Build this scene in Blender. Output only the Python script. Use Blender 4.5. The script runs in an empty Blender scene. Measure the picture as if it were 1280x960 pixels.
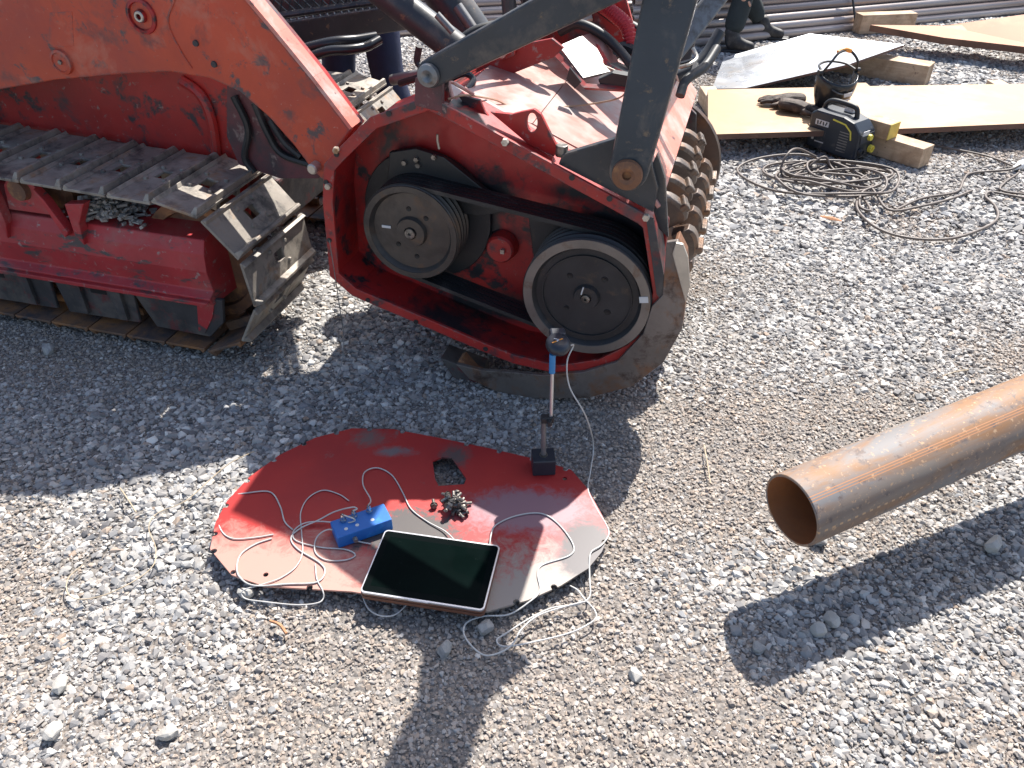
import bpy, bmesh, math, random
import numpy as np
from mathutils import Vector, Matrix
from mathutils.geometry import tessellate_polygon

random.seed(7)
R = math.radians
scene = bpy.context.scene
col = scene.collection

# ------------------------------------------------------------ camera, sky, sun
cam_data = bpy.data.cameras.new('camera')
cam = bpy.data.objects.new('camera', cam_data)
col.objects.link(cam)
cam.location = (0, 0, 1.6)
cam.rotation_euler = (R(90 - 37), 0, 0)
cam_data.sensor_width = 36
cam_data.lens = 36 * 970 / 1280
cam_data.clip_start = 0.05
cam_data.clip_end = 2000
scene.camera = cam

SUN_AZ, SUN_EL = R(27.5), R(53)
sun_vec = Vector((math.sin(SUN_AZ) * math.cos(SUN_EL), math.cos(SUN_AZ) * math.cos(SUN_EL), math.sin(SUN_EL)))
world = bpy.data.worlds.new('World')
scene.world = world
world.use_nodes = True
wn = world.node_tree
wn.nodes.clear()
sky = wn.nodes.new('ShaderNodeTexSky')
sky.sky_type = 'NISHITA'
sky.sun_disc = False
sky.sun_elevation = SUN_EL
sky.sun_rotation = SUN_AZ
sky.air_density = 1.0
sky.dust_density = 2.0
bg = wn.nodes.new('ShaderNodeBackground')
bg.inputs['Strength'].default_value = 0.11
wo = wn.nodes.new('ShaderNodeOutputWorld')
wn.links.new(sky.outputs[0], bg.inputs[0])
wn.links.new(bg.outputs[0], wo.inputs[0])
sl = bpy.data.lights.new('sun', 'SUN')
sl.energy = 5.0
sl.angle = R(0.5)
sl.color = (1.0, 0.955, 0.89)
so = bpy.data.objects.new('sun', sl)
so.rotation_euler = sun_vec.to_track_quat('Z', 'Y').to_euler()
so.location = (3, 6, 9)
col.objects.link(so)
scene.view_settings.view_transform = 'Standard'
scene.view_settings.look = 'None'
scene.view_settings.gamma = 1
scene.view_settings.use_curve_mapping = False
scene.view_settings.exposure = 1.0

# ------------------------------------------------------------ materials
M = {}

def _ramp(nt, fac, p0, p1, c0=(0, 0, 0, 1), c1=(1, 1, 1, 1)):
    r = nt.nodes.new('ShaderNodeValToRGB')
    r.color_ramp.elements[0].position = p0
    r.color_ramp.elements[1].position = p1
    r.color_ramp.elements[0].color = c0
    r.color_ramp.elements[1].color = c1
    nt.links.new(fac, r.inputs[0])
    return r.outputs[0]

def _noise(nt, vec, scale, detail=6, rough=0.6, dist=0.0):
    n = nt.nodes.new('ShaderNodeTexNoise')
    n.inputs['Scale'].default_value = scale
    n.inputs['Detail'].default_value = detail
    n.inputs['Roughness'].default_value = rough
    n.inputs['Distortion'].default_value = dist
    nt.links.new(vec, n.inputs['Vector'])
    return n.outputs['Fac']

def _mix(nt, fac, a, b, mode='MIX'):
    m = nt.nodes.new('ShaderNodeMix')
    m.data_type = 'RGBA'
    m.blend_type = mode
    for sock, v in ((m.inputs[0], fac), (m.inputs[6], a), (m.inputs[7], b)):
        if isinstance(v, (int, float)):
            sock.default_value = v
        elif isinstance(v, tuple):
            sock.default_value = (*v[:3], 1)
        else:
            nt.links.new(v, sock)
    return m.outputs[2]

def mat(name, color, rough=0.5, metal=0.0, var=0.25, vscale=4, layers=(), bump=0.0, bscale=60, stretch=(1, 1, 1), randcol=False, coat=0.0, spec=0.5, rvar=0.0, edge=None):
    """layers: (colour, noise scale, low, high, stretch) painted over the base where the noise passes low..high"""
    m = bpy.data.materials.new(name)
    m.use_nodes = True
    nt = m.node_tree
    b = nt.nodes['Principled BSDF']
    tc = nt.nodes.new('ShaderNodeTexCoord')
    vec = tc.outputs['Object']
    if randcol:
        oi = nt.nodes.new('ShaderNodeObjectInfo')
        ad = nt.nodes.new('ShaderNodeVectorMath')
        ad.operation = 'ADD'
        sc = nt.nodes.new('ShaderNodeMath')
        sc.operation = 'MULTIPLY'
        sc.inputs[1].default_value = 37.0
        nt.links.new(oi.outputs['Random'], sc.inputs[0])
        nt.links.new(vec, ad.inputs[0])
        nt.links.new(sc.outputs[0], ad.inputs[1])
        vec = ad.outputs[0]
    def mapped(st):
        if st == (1, 1, 1):
            return vec
        mp = nt.nodes.new('ShaderNodeMapping')
        mp.inputs['Scale'].default_value = st
        nt.links.new(vec, mp.inputs['Vector'])
        return mp.outputs[0]
    lo = tuple(c * (1 - var) for c in color)
    hi = tuple(min(1, c * (1 + var)) for c in color)
    f = _ramp(nt, _noise(nt, mapped(stretch), vscale, 5, 0.6), 0.3, 0.7)
    c = _mix(nt, f, lo, hi)
    for L in layers:
        st = L[4] if len(L) > 4 else (1, 1, 1)
        f = _ramp(nt, _noise(nt, mapped(st), L[1], 5, 0.68, 0.3), L[2] - 0.055, L[3] - 0.05)
        c = _mix(nt, f, c, L[0])
    if edge:
        bv = nt.nodes.new('ShaderNodeBevel')
        bv.samples = 3
        bv.inputs['Radius'].default_value = edge[1]
        ge = nt.nodes.new('ShaderNodeNewGeometry')
        dt = nt.nodes.new('ShaderNodeVectorMath')
        dt.operation = 'DOT_PRODUCT'
        nt.links.new(bv.outputs[0], dt.inputs[0])
        nt.links.new(ge.outputs['Normal'], dt.inputs[1])
        ef = _ramp(nt, dt.outputs['Value'], 0.90, 0.985, (1, 1, 1, 1), (0, 0, 0, 1))
        nf = _ramp(nt, _noise(nt, vec, 26, 5, 0.7), 0.47, 0.56)
        mm = nt.nodes.new('ShaderNodeMath')
        mm.operation = 'MULTIPLY'
        nt.links.new(ef, mm.inputs[0])
        nt.links.new(nf, mm.inputs[1])
        c = _mix(nt, mm.outputs[0], c, edge[0])
    nt.links.new(c, b.inputs['Base Color'])
    b.inputs['Roughness'].default_value = rough
    if rvar:
        f = _noise(nt, vec, vscale * 3, 6, 0.7)
        mr = nt.nodes.new('ShaderNodeMapRange')
        mr.inputs[1].default_value = 0.3
        mr.inputs[2].default_value = 0.7
        mr.inputs[3].default_value = max(0.05, rough - rvar)
        mr.inputs[4].default_value = min(1, rough + rvar)
        nt.links.new(f, mr.inputs[0])
        nt.links.new(mr.outputs[0], b.inputs['Roughness'])
    b.inputs['Metallic'].default_value = metal
    b.inputs['Coat Weight'].default_value = coat
    b.inputs['Specular IOR Level'].default_value = spec
    if bump:
        bp = nt.nodes.new('ShaderNodeBump')
        bp.inputs['Strength'].default_value = bump
        bp.inputs['Distance'].default_value = 0.004
        nt.links.new(_noise(nt, mapped(stretch), bscale, 6, 0.65), bp.inputs['Height'])
        nt.links.new(bp.outputs[0], b.inputs['Normal'])
    M[name] = m
    return m

DIRT = (0.10, 0.085, 0.075)
mat('red', (0.37, 0.024, 0.020), 0.42, 0, 0.2, 5, [((0.26, 0.02, 0.02), 3, 0.5, 0.75), ((0.05, 0.035, 0.04), 9, 0.60, 0.68), ((0.28, 0.17, 0.15), 30, 0.66, 0.74), ((0.06, 0.045, 0.05), 3.2, 0.60, 0.70)], 0.12, 40, rvar=0.12, edge=((0.09, 0.07, 0.07), 0.012))
mat('red_inner', (0.36, 0.018, 0.017), 0.45, 0, 0.25, 4, [((0.025, 0.022, 0.026), 2.6, 0.56, 0.66), ((0.02, 0.02, 0.024), 9, 0.60, 0.68), ((0.30, 0.10, 0.09), 40, 0.70, 0.78)], 0.12, 40, rvar=0.15)
mat('orange_red', (0.52, 0.072, 0.030), 0.48, 0, 0.16, 3, [((0.36, 0.055, 0.038), 2.2, 0.45, 0.7), ((0.10, 0.07, 0.07), 11, 0.63, 0.69), ((0.45, 0.25, 0.2), 45, 0.70, 0.78), ((0.20, 0.06, 0.05), 5, 0.60, 0.70), ((0.50, 0.18, 0.12), 6, 0.60, 0.80)], 0.08, 30, rvar=0.1, edge=((0.10, 0.08, 0.08), 0.016))
mat('sunlit_pink', (0.62, 0.20, 0.15), 0.35, 0, 0.12, 6, [((0.55, 0.42, 0.38), 7, 0.5, 0.72), ((0.12, 0.08, 0.08), 18, 0.66, 0.72)], 0.08, 40)  # red paint paled to pink: sunlight on the upper edges put into colour
mat('dusty_red', (0.43, 0.20, 0.165), 0.36, 0, 0.1, 3, [((0.50, 0.14, 0.10), 2.6, 0.50, 0.75), ((0.42, 0.385, 0.36), 3.4, 0.50, 0.68), ((0.25, 0.12, 0.10), 16, 0.68, 0.76)], 0.06, 30, rvar=0.12)
mat('beam_red', (0.38, 0.03, 0.035), 0.5, 0, 0.2, 5, [((0.30, 0.10, 0.09), 4, 0.55, 0.75), ((0.07, 0.055, 0.055), 8, 0.60, 0.68, (1, 1, 3)), ((0.30, 0.22, 0.20), 30, 0.66, 0.75)], 0.12, 40)
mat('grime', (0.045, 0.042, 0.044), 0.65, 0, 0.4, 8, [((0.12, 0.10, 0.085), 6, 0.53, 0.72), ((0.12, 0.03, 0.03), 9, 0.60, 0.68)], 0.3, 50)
mat('grime_shade_red', (0.13, 0.04, 0.045), 0.55, 0, 0.3, 8, [((0.05, 0.04, 0.045), 6, 0.50, 0.68), ((0.25, 0.18, 0.16), 20, 0.62, 0.74)], 0.2, 50)  # grimy red; its darkness also stands for shade behind the loader arm
mat('black_rubber', (0.018, 0.019, 0.021), 0.5, 0, 0.3, 6, [((0.06, 0.055, 0.052), 10, 0.6, 0.8)], 0.1, 60)
mat('pulley_steel', (0.075, 0.068, 0.063), 0.45, 0.55, 0.25, 6, [((0.12, 0.08, 0.055), 12, 0.62, 0.76), ((0.04, 0.036, 0.036), 5, 0.52, 0.7)], 0.1, 60, rvar=0.1)
mat('pulley_rim', (0.20, 0.185, 0.17), 0.42, 0.6, 0.2, 8, [((0.14, 0.09, 0.06), 14, 0.60, 0.74)], 0.06, 80)
mat('pulley_dark', (0.035, 0.034, 0.036), 0.5, 0.3, 0.3, 7, [((0.10, 0.07, 0.05), 12, 0.62, 0.76)], 0.1, 60)
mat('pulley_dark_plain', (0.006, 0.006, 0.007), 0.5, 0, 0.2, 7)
mat('skid_steel', (0.17, 0.145, 0.13), 0.5, 0.35, 0.3, 6, [((0.20, 0.09, 0.042), 5, 0.53, 0.66), ((0.07, 0.045, 0.035), 12, 0.58, 0.7)], 0.3, 60)
mat('rust', (0.22, 0.10, 0.05), 0.7, 0.1, 0.3, 8, [((0.10, 0.055, 0.04), 5, 0.45, 0.7), ((0.36, 0.17, 0.07), 16, 0.58, 0.72)], 0.3, 70)
mat('tooth_steel', (0.17, 0.14, 0.12), 0.42, 0.5, 0.3, 14, [((0.20, 0.10, 0.05), 9, 0.52, 0.66), ((0.08, 0.06, 0.05), 16, 0.55, 0.68)], 0.4, 70, randcol=True)
mat('rotor_steel', (0.085, 0.062, 0.052), 0.42, 0.35, 0.3, 6, [((0.15, 0.075, 0.04), 5, 0.54, 0.68), ((0.05, 0.035, 0.03), 12, 0.58, 0.7)], 0.3, 60)
mat('pipe_bore', (0.34, 0.13, 0.045), 0.7, 0.0, 0.25, 6, [((0.30, 0.12, 0.05), 8, 0.5, 0.7)], 0.2, 60)  # rusty bore, its orange lifted to stand for light bounced inside
mat('shoe_rust', (0.17, 0.10, 0.065), 0.7, 0.15, 0.3, 8, [((0.34, 0.15, 0.055), 5, 0.50, 0.68), ((0.06, 0.055, 0.06), 7, 0.54, 0.7)], 0.4, 60, randcol=True)
mat('bright_steel', (0.50, 0.46, 0.40), 0.42, 0.6, 0.2, 9, [((0.25, 0.15, 0.08), 10, 0.58, 0.72)], 0.12, 60)
mat('shoe_steel', (0.26, 0.23, 0.195), 0.55, 0.2, 0.25, 8, [((0.30, 0.18, 0.10), 8, 0.60, 0.72), ((0.07, 0.065, 0.06), 14, 0.55, 0.72), ((0.42, 0.38, 0.32), 5, 0.56, 0.74)], 0.3, 60, randcol=True)
mat('black_paint', (0.036, 0.040, 0.046), 0.42, 0, 0.25, 5, [((0.10, 0.085, 0.075), 7, 0.60, 0.74), ((0.16, 0.11, 0.07), 24, 0.66, 0.74)], 0.08, 50, rvar=0.1, edge=((0.17, 0.13, 0.10), 0.010))
mat('black_gloss', (0.02, 0.022, 0.025), 0.22, 0, 0.2, 5)
mat('chrome', (0.6, 0.6, 0.6), 0.2, 1.0, 0.1, 6)
mat('grey_steel', (0.22, 0.22, 0.22), 0.45, 0.6, 0.25, 8, [((0.10, 0.08, 0.06), 12, 0.58, 0.74)])
mat('bolt_steel', (0.24, 0.22, 0.20), 0.42, 0.7, 0.3, 30, [((0.04, 0.035, 0.03), 40, 0.5, 0.7)])
mat('hose_red', (0.5, 0.03, 0.04), 0.5, 0, 0.15, 8)
mat('wire_tan', (0.45, 0.30, 0.20), 0.6, 0, 0.1, 8)
mat('cable_white', (0.50, 0.485, 0.46), 0.5, 0, 0.1, 30)
mat('cable_brown', (0.13, 0.105, 0.09), 0.55, 0, 0.2, 20)
mat('plug_white', (0.75, 0.74, 0.72), 0.4, 0, 0.05, 10)
mat('blue_box', (0.012, 0.13, 0.44), 0.45, 0, 0.12, 10, [((0.03, 0.22, 0.55), 20, 0.6, 0.75)], 0.05, 100)
mat('blue_sleeve', (0.03, 0.22, 0.5), 0.4, 0, 0.1, 20)
mat('print_white', (0.55, 0.55, 0.55), 0.5, 0, 0.05, 20)
mat('print_orange', (0.8, 0.30, 0.04), 0.5, 0, 0.05, 20)
mat('print_yellow', (0.75, 0.62, 0.08), 0.5, 0, 0.05, 20)
mat('sensor_plastic', (0.022, 0.026, 0.036), 0.4, 0, 0.2, 20)
mat('laptop_silver', (0.62, 0.62, 0.64), 0.3, 0.8, 0.05, 20)
mat('case_brown', (0.15, 0.06, 0.035), 0.5, 0, 0.2, 30, [], 0.1, 200)
mat('welder_body', (0.014, 0.022, 0.034), 0.42, 0, 0.2, 10, [((0.10, 0.095, 0.09), 25, 0.62, 0.8)])
mat('welder_panel', (0.035, 0.045, 0.06), 0.35, 0, 0.1, 10)
mat('leather', (0.045, 0.03, 0.022), 0.75, 0, 0.3, 20, [((0.16, 0.11, 0.08), 14, 0.55, 0.75)], 0.4, 60)
mat('timber', (0.50, 0.36, 0.24), 0.75, 0, 0.2, 7, [((0.34, 0.22, 0.13), 6, 0.52, 0.72), ((0.20, 0.13, 0.09), 20, 0.66, 0.74)], 0.3, 50, stretch=(1, 7, 7), randcol=True)
mat('timber_yellow', (0.62, 0.46, 0.10), 0.7, 0, 0.15, 12)
mat('sheet_pale', (0.52, 0.54, 0.57), 0.28, 0.55, 0.06, 2, [((0.55, 0.47, 0.38), 1.6, 0.58, 0.75)], 0.03, 20, rvar=0.08)
mat('sheet_tan', (0.35, 0.205, 0.10), 0.5, 0.1, 0.12, 1.6, [((0.42, 0.295, 0.175), 1.3, 0.52, 0.72), ((0.33, 0.165, 0.07), 4, 0.60, 0.75)], 0.04, 20)
mat('sheet_orange', (0.33, 0.12, 0.042), 0.6, 0.05, 0.15, 2, [((0.42, 0.20, 0.09), 2.5, 0.56, 0.76)], 0.05, 30)
mat('sheet_edge', (0.13, 0.07, 0.05), 0.7, 0.1, 0.3, 6)
mat('tube_steel', (0.38, 0.335, 0.315), 0.4, 0.4, 0.2, 2, [((0.16, 0.085, 0.055), 3, 0.55, 0.75, (0.2, 3, 3))], 0.04, 30, randcol=True)
mat('navy_cloth', (0.010, 0.016, 0.050), 0.8, 0, 0.25, 10, [], 0.5, 40)
mat('green_cloth', (0.022, 0.030, 0.032), 0.85, 0, 0.25, 12, [], 0.5, 40)
mat('boot_leather', (0.03, 0.028, 0.028), 0.6, 0, 0.3, 20, [((0.10, 0.09, 0.08), 20, 0.55, 0.75)], 0.2, 60)
mat('skin', (0.48, 0.27, 0.19), 0.5, 0, 0.08, 20)
mat('hair', (0.03, 0.02, 0.015), 0.6, 0, 0.2, 40)
mat('stone', (0.33, 0.32, 0.30), 0.8, 0, 0.2, 30, [((0.22, 0.21, 0.21), 40, 0.5, 0.7)], 0.3, 120, randcol=True)
mat('stone_pale', (0.40, 0.385, 0.355), 0.8, 0, 0.15, 30, [((0.38, 0.35, 0.31), 40, 0.5, 0.7)], 0.3, 120, randcol=True)
mat('bark', (0.42, 0.20, 0.10), 0.8, 0, 0.3, 40)
mat('straw', (0.42, 0.34, 0.24), 0.8, 0, 0.2, 40)

# big pipe: bluish mill scale, orange bloom, a rust weld seam and rows of roller dots
def pipe_material():
    m = mat('pipe_rust', (0.20, 0.175, 0.165), 0.62, 0.0, 0.2, 3, spec=0.35)
    nt = m.node_tree
    b = nt.nodes['Principled BSDF']
    tc = nt.nodes.new('ShaderNodeTexCoord')
    vec = tc.outputs['Object']
    mp = nt.nodes.new('ShaderNodeMapping')
    mp.inputs['Scale'].default_value = (0.55, 2.0, 2.0)
    nt.links.new(vec, mp.inputs[0])
    n1 = _noise(nt, mp.outputs[0], 4.2, 8, 0.62, 0.4)
    mp2 = nt.nodes.new('ShaderNodeMapping')
    mp2.inputs['Scale'].default_value = (0.25, 3, 3)
    nt.links.new(vec, mp2.inputs[0])
    n2 = _noise(nt, mp2.outputs[0], 6, 6, 0.6)
    n3 = _noise(nt, vec, 70, 6, 0.7)
    c = _mix(nt, _ramp(nt, n1, 0.44, 0.56), (0.19, 0.18, 0.177), (0.25, 0.135, 0.068))
    c = _mix(nt, _ramp(nt, _noise(nt, mp.outputs[0], 2.3, 5, 0.65), 0.52, 0.62), c, (0.20, 0.15, 0.12))
    c = _mix(nt, _ramp(nt, _noise(nt, vec, 24, 5, 0.7), 0.56, 0.64), c, (0.13, 0.10, 0.09))
    c = _mix(nt, _ramp(nt, n2, 0.52, 0.64), c, (0.225, 0.185, 0.152))
    c = _mix(nt, _ramp(nt, n3, 0.58, 0.66), c, (0.42, 0.27, 0.16))
    # angle round the pipe -> seam and dot rows
    sx = nt.nodes.new('ShaderNodeSeparateXYZ')
    nt.links.new(vec, sx.inputs[0])
    at = nt.nodes.new('ShaderNodeMath'); at.operation = 'ARCTAN2'
    nt.links.new(sx.outputs['Z'], at.inputs[0]); nt.links.new(sx.outputs['Y'], at.inputs[1])
    def band(center, half):
        d = nt.nodes.new('ShaderNodeMath'); d.operation = 'SUBTRACT'; d.inputs[1].default_value = center
        nt.links.new(at.outputs[0], d.inputs[0])
        a = nt.nodes.new('ShaderNodeMath'); a.operation = 'ABSOLUTE'; nt.links.new(d.outputs[0], a.inputs[0])
        l = nt.nodes.new('ShaderNodeMath'); l.operation = 'LESS_THAN'; l.inputs[1].default_value = half
        nt.links.new(a.outputs[0], l.inputs[0])
        return l.outputs[0]
    for cen in (2.02, 2.09, 2.16):
        c = _mix(nt, band(cen, 0.012), c, (0.42, 0.20, 0.10))
    dx = nt.nodes.new('ShaderNodeMath'); dx.operation = 'PINGPONG'; dx.inputs[1].default_value = 0.011
    nt.links.new(sx.outputs['X'], dx.inputs[0])
    dl = nt.nodes.new('ShaderNodeMath'); dl.operation = 'LESS_THAN'; dl.inputs[1].default_value = 0.0045
    nt.links.new(dx.outputs[0], dl.inputs[0])
    for cen in (3.02, -2.92):
        mu = nt.nodes.new('ShaderNodeMath'); mu.operation = 'MULTIPLY'
        nt.links.new(band(cen, 0.032), mu.inputs[0]); nt.links.new(dl.outputs[0], mu.inputs[1])
        m2 = nt.nodes.new('ShaderNodeMath'); m2.operation = 'MULTIPLY'
        nt.links.new(mu.outputs[0], m2.inputs[0]); nt.links.new(_ramp(nt, n2, 0.44, 0.56), m2.inputs[1])
        c = _mix(nt, m2.outputs[0], c, (0.48, 0.30, 0.17))
    nt.links.new(c, b.inputs['Base Color'])
pipe_material()

def grease():
    m = M['red_inner']
    nt = m.node_tree
    b = nt.nodes['Principled BSDF']
    c = b.inputs['Base Color'].links[0].from_socket
    tc = nt.nodes.new('ShaderNodeTexCoord')
    vec = tc.outputs['Object']
    for cx, cz, rx, rz, lo, hi in ((-0.30, 0.60, 0.24, 0.15, 0.5, 0.95), (0.16, 0.55, 0.24, 0.17, 0.5, 0.95), (-0.10, 0.22, 0.46, 0.07, 0.5, 1.0), (-0.45, 0.42, 0.14, 0.20, 0.4, 0.9), (0.05, 0.66, 0.20, 0.05, 0.4, 0.9), (-0.06, 0.50, 0.13, 0.06, 0.4, 0.9)):
        mp = nt.nodes.new('ShaderNodeMapping')
        mp.inputs['Location'].default_value = (-cx / rx, 0, -cz / rz)
        mp.inputs['Scale'].default_value = (1 / rx, 0, 1 / rz)
        nt.links.new(vec, mp.inputs[0])
        ln = nt.nodes.new('ShaderNodeVectorMath'); ln.operation = 'LENGTH'
        nt.links.new(mp.outputs[0], ln.inputs[0])
        ma = nt.nodes.new('ShaderNodeMath'); ma.operation = 'MULTIPLY_ADD'
        ma.inputs[1].default_value = 1.6
        nt.links.new(_noise(nt, vec, 8, 5, 0.7, 0.4), ma.inputs[0])
        nt.links.new(ln.outputs['Value'], ma.inputs[2])
        hv = nt.nodes.new('ShaderNodeMath'); hv.operation = 'MULTIPLY'; hv.inputs[1].default_value = 0.4
        nt.links.new(ma.outputs[0], hv.inputs[0])
        c = _mix(nt, _ramp(nt, hv.outputs[0], (lo + 0.8) * 0.4, (hi + 0.8) * 0.4, (1, 1, 1, 1), (0, 0, 0, 1)), c, (0.016, 0.015, 0.018))
    nt.links.new(c, b.inputs['Base Color'])
grease()

# lid plate: red paint rubbed grey on one end, oily patch in the middle
def cover_material():
    m = mat('cover_paint', (0.40, 0.022, 0.020), 0.46, 0, 0.2, 5)
    nt = m.node_tree
    b = nt.nodes['Principled BSDF']
    tc = nt.nodes.new('ShaderNodeTexCoord')
    vec = tc.outputs['Object']
    def blob(cx, cy, rx, ry, lo, hi, ns=7, amp=0.5):
        mp = nt.nodes.new('ShaderNodeMapping')
        mp.inputs['Location'].default_value = (-cx / rx, -cy / ry, 0)
        mp.inputs['Scale'].default_value = (1 / rx, 1 / ry, 0)
        nt.links.new(vec, mp.inputs[0])
        ln = nt.nodes.new('ShaderNodeVectorMath'); ln.operation = 'LENGTH'
        nt.links.new(mp.outputs[0], ln.inputs[0])
        ma = nt.nodes.new('ShaderNodeMath'); ma.operation = 'MULTIPLY_ADD'
        ma.inputs[1].default_value = amp * 2; 
        nt.links.new(_noise(nt, vec, ns * 1.6, 6, 0.78, 0.6), ma.inputs[0])
        nt.links.new(ln.outputs['Value'], ma.inputs[2])
        hv = nt.nodes.new('ShaderNodeMath'); hv.operation = 'MULTIPLY'; hv.inputs[1].default_value = 0.4
        nt.links.new(ma.outputs[0], hv.inputs[0])
        return _ramp(nt, hv.outputs[0], (lo + amp) * 0.4, (hi + amp) * 0.4, (1, 1, 1, 1), (0, 0, 0, 1))
    c = _mix(nt, _ramp(nt, _noise(nt, vec, 3.5, 6, 0.6), 0.35, 0.68), (0.42, 0.027, 0.022), (0.30, 0.018, 0.020))
    c = _mix(nt, _ramp(nt, _noise(nt, vec, 9, 8, 0.7), 0.64, 0.70), c, (0.22, 0.09, 0.085))
    mps = nt.nodes.new('ShaderNodeMapping'); mps.inputs['Scale'].default_value = (1, 9, 1); mps.inputs['Rotation'].default_value = (0, 0, 0.5)
    nt.links.new(vec, mps.inputs[0])
    c = _mix(nt, _ramp(nt, _noise(nt, mps.outputs[0], 14, 6, 0.7), 0.68, 0.74), c, (0.52, 0.24, 0.20))
    c = _mix(nt, blob(0.30, -0.02, 0.22, 0.10, 0.55, 1.0, 22, 0.7), c, (0.26, 0.14, 0.16))
    c = _mix(nt, blob(0.42, -0.36, 0.48, 0.24, 0.55, 1.05, 16, 0.8), c, (0.27, 0.23, 0.20))
    c = _mix(nt, blob(-0.46, -0.30, 0.52, 0.22, 0.60, 1.1, 14, 0.7), c, (0.44, 0.235, 0.19))
    c = _mix(nt, blob(0.46, -0.17, 0.10, 0.16, 0.60, 0.9, 12, 0.5), c, (0.06, 0.05, 0.055))
    c = _mix(nt, blob(-0.03, -0.10, 0.20, 0.11, 0.60, 0.85, 14, 0.8), c, (0.075, 0.065, 0.062))
    c = _mix(nt, blob(-0.18, 0.28, 0.06, 0.05, 0.3, 1.1, 17, 1.1), c, (0.16, 0.10, 0.09))
    c = _mix(nt, blob(-0.09, 0.22, 0.07, 0.025, 0.3, 1.1, 17, 1.1), c, (0.17, 0.13, 0.13))
    c = _mix(nt, blob(0.09, 0.20, 0.05, 0.06, 0.3, 1.1, 17, 1.1), c, (0.10, 0.07, 0.065))
    nt.links.new(c, b.inputs['Base Color'])
cover_material()

def ground_material():
    m = bpy.data.materials.new('ground_dirt')
    m.use_nodes = True
    nt = m.node_tree
    b = nt.nodes['Principled BSDF']
    tc = nt.nodes.new('ShaderNodeTexCoord')
    vec = tc.outputs['Object']
    big = _noise(nt, vec, 0.9, 6, 0.6)
    c = _mix(nt, _ramp(nt, big, 0.38, 0.62), (0.115, 0.107, 0.098), (0.19, 0.145, 0.112))
    vo = nt.nodes.new('ShaderNodeTexVoronoi')
    vo.inputs['Scale'].default_value = 70
    nt.links.new(vec, vo.inputs['Vector'])
    c2 = _mix(nt, _ramp(nt, vo.outputs['Distance'], 0.1, 0.75), (1.25, 1.22, 1.2), (0.45, 0.43, 0.42))
    c = _mix(nt, 1.0, c, c2, 'MULTIPLY')
    c = _mix(nt, _ramp(nt, _noise(nt, vec, 160, 4, 0.7), 0.3, 0.75), c, (0.30, 0.28, 0.26))
    nt.links.new(c, b.inputs['Base Color'])
    b.inputs['Roughness'].default_value = 0.9
    bp = nt.nodes.new('ShaderNodeBump')
    bp.inputs['Strength'].default_value = 0.8
    bp.inputs['Distance'].default_value = 0.012
    bp.invert = True
    nt.links.new(vo.outputs['Distance'], bp.inputs['Height'])
    nt.links.new(bp.outputs[0], b.inputs['Normal'])
    M['ground'] = m
    # pebbles: each its own tone
    m = bpy.data.materials.new('pebble')
    m.use_nodes = True
    nt = m.node_tree
    b = nt.nodes['Principled BSDF']
    at = nt.nodes.new('ShaderNodeAttribute')
    at.attribute_type = 'GEOMETRY'
    at.attribute_name = 'tone'
    r = nt.nodes.new('ShaderNodeValToRGB')
    cr = r.color_ramp
    stops = [(0.0, (0.08, 0.082, 0.09)), (0.14, (0.17, 0.172, 0.178)), (0.32, (0.28, 0.277, 0.27)), (0.50, (0.40, 0.392, 0.378)),
             (0.62, (0.23, 0.222, 0.21)), (0.76, (0.52, 0.505, 0.48)), (0.86, (0.20, 0.212, 0.23)), (0.93, (0.74, 0.72, 0.67)), (1.0, (0.29, 0.215, 0.16))]
    while len(cr.elements) < len(stops):
        cr.elements.new(0.5)
    for e, (p, c) in zip(cr.elements, stops):
        e.position = p
        e.color = (*c, 1)
    nt.links.new(at.outputs['Fac'], r.inputs[0])
    tc = nt.nodes.new('ShaderNodeTexCoord')
    f = _noise(nt, tc.outputs['Object'], 260, 4, 0.7)
    c = _mix(nt, _ramp(nt, f, 0.3, 0.7), r.outputs[0], (0.26, 0.25, 0.24))
    c = _mix(nt, 0.85, c, r.outputs[0])
    at2 = nt.nodes.new('ShaderNodeAttribute')
    at2.attribute_name = 'earthy'
    c = _mix(nt, at2.outputs['Fac'], c, (0.33, 0.255, 0.195))
    nt.links.new(c, b.inputs['Base Color'])
    b.inputs['Roughness'].default_value = 0.78
    M['pebble'] = m
ground_material()

# ------------------------------------------------------------ mesh helpers
def catmull(pts, per=6):
    P = [Vector(p) for p in pts]
    if len(P) < 3:
        return P
    out = []
    Q = [P[0] * 2 - P[1]] + P + [P[-1] * 2 - P[-2]]
    for i in range(1, len(Q) - 2):
        a, b, c, d = Q[i - 1], Q[i], Q[i + 1], Q[i + 2]
        for k in range(per):
            t = k / per
            out.append(0.5 * ((2 * b) + (c - a) * t + (2 * a - 5 * b + 4 * c - d) * t * t + (3 * b - a - 3 * c + d) * t ** 3))
    out.append(P[-1])
    return out

def inset(poly, d):
    """move each edge of a 2-D polygon inward by d (outward if negative); works for either winding"""
    n = len(poly)
    area = sum(poly[i][0] * poly[(i + 1) % n][1] - poly[(i + 1) % n][0] * poly[i][1] for i in range(n))
    s = 1 if area > 0 else -1
    out = []
    for i in range(n):
        p0, p1, p2 = Vector(poly[i - 1]), Vector(poly[i]), Vector(poly[(i + 1) % n])
        e1, e2 = (p1 - p0).normalized(), (p2 - p1).normalized()
        n1, n2 = Vector((-e1.y, e1.x)) * s, Vector((-e2.y, e2.x)) * s
        b = (n1 + n2).normalized()
        k = max(0.45, b.dot(n1))
        out.append(tuple(p1 + b * (d / k)))
    return out

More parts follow.
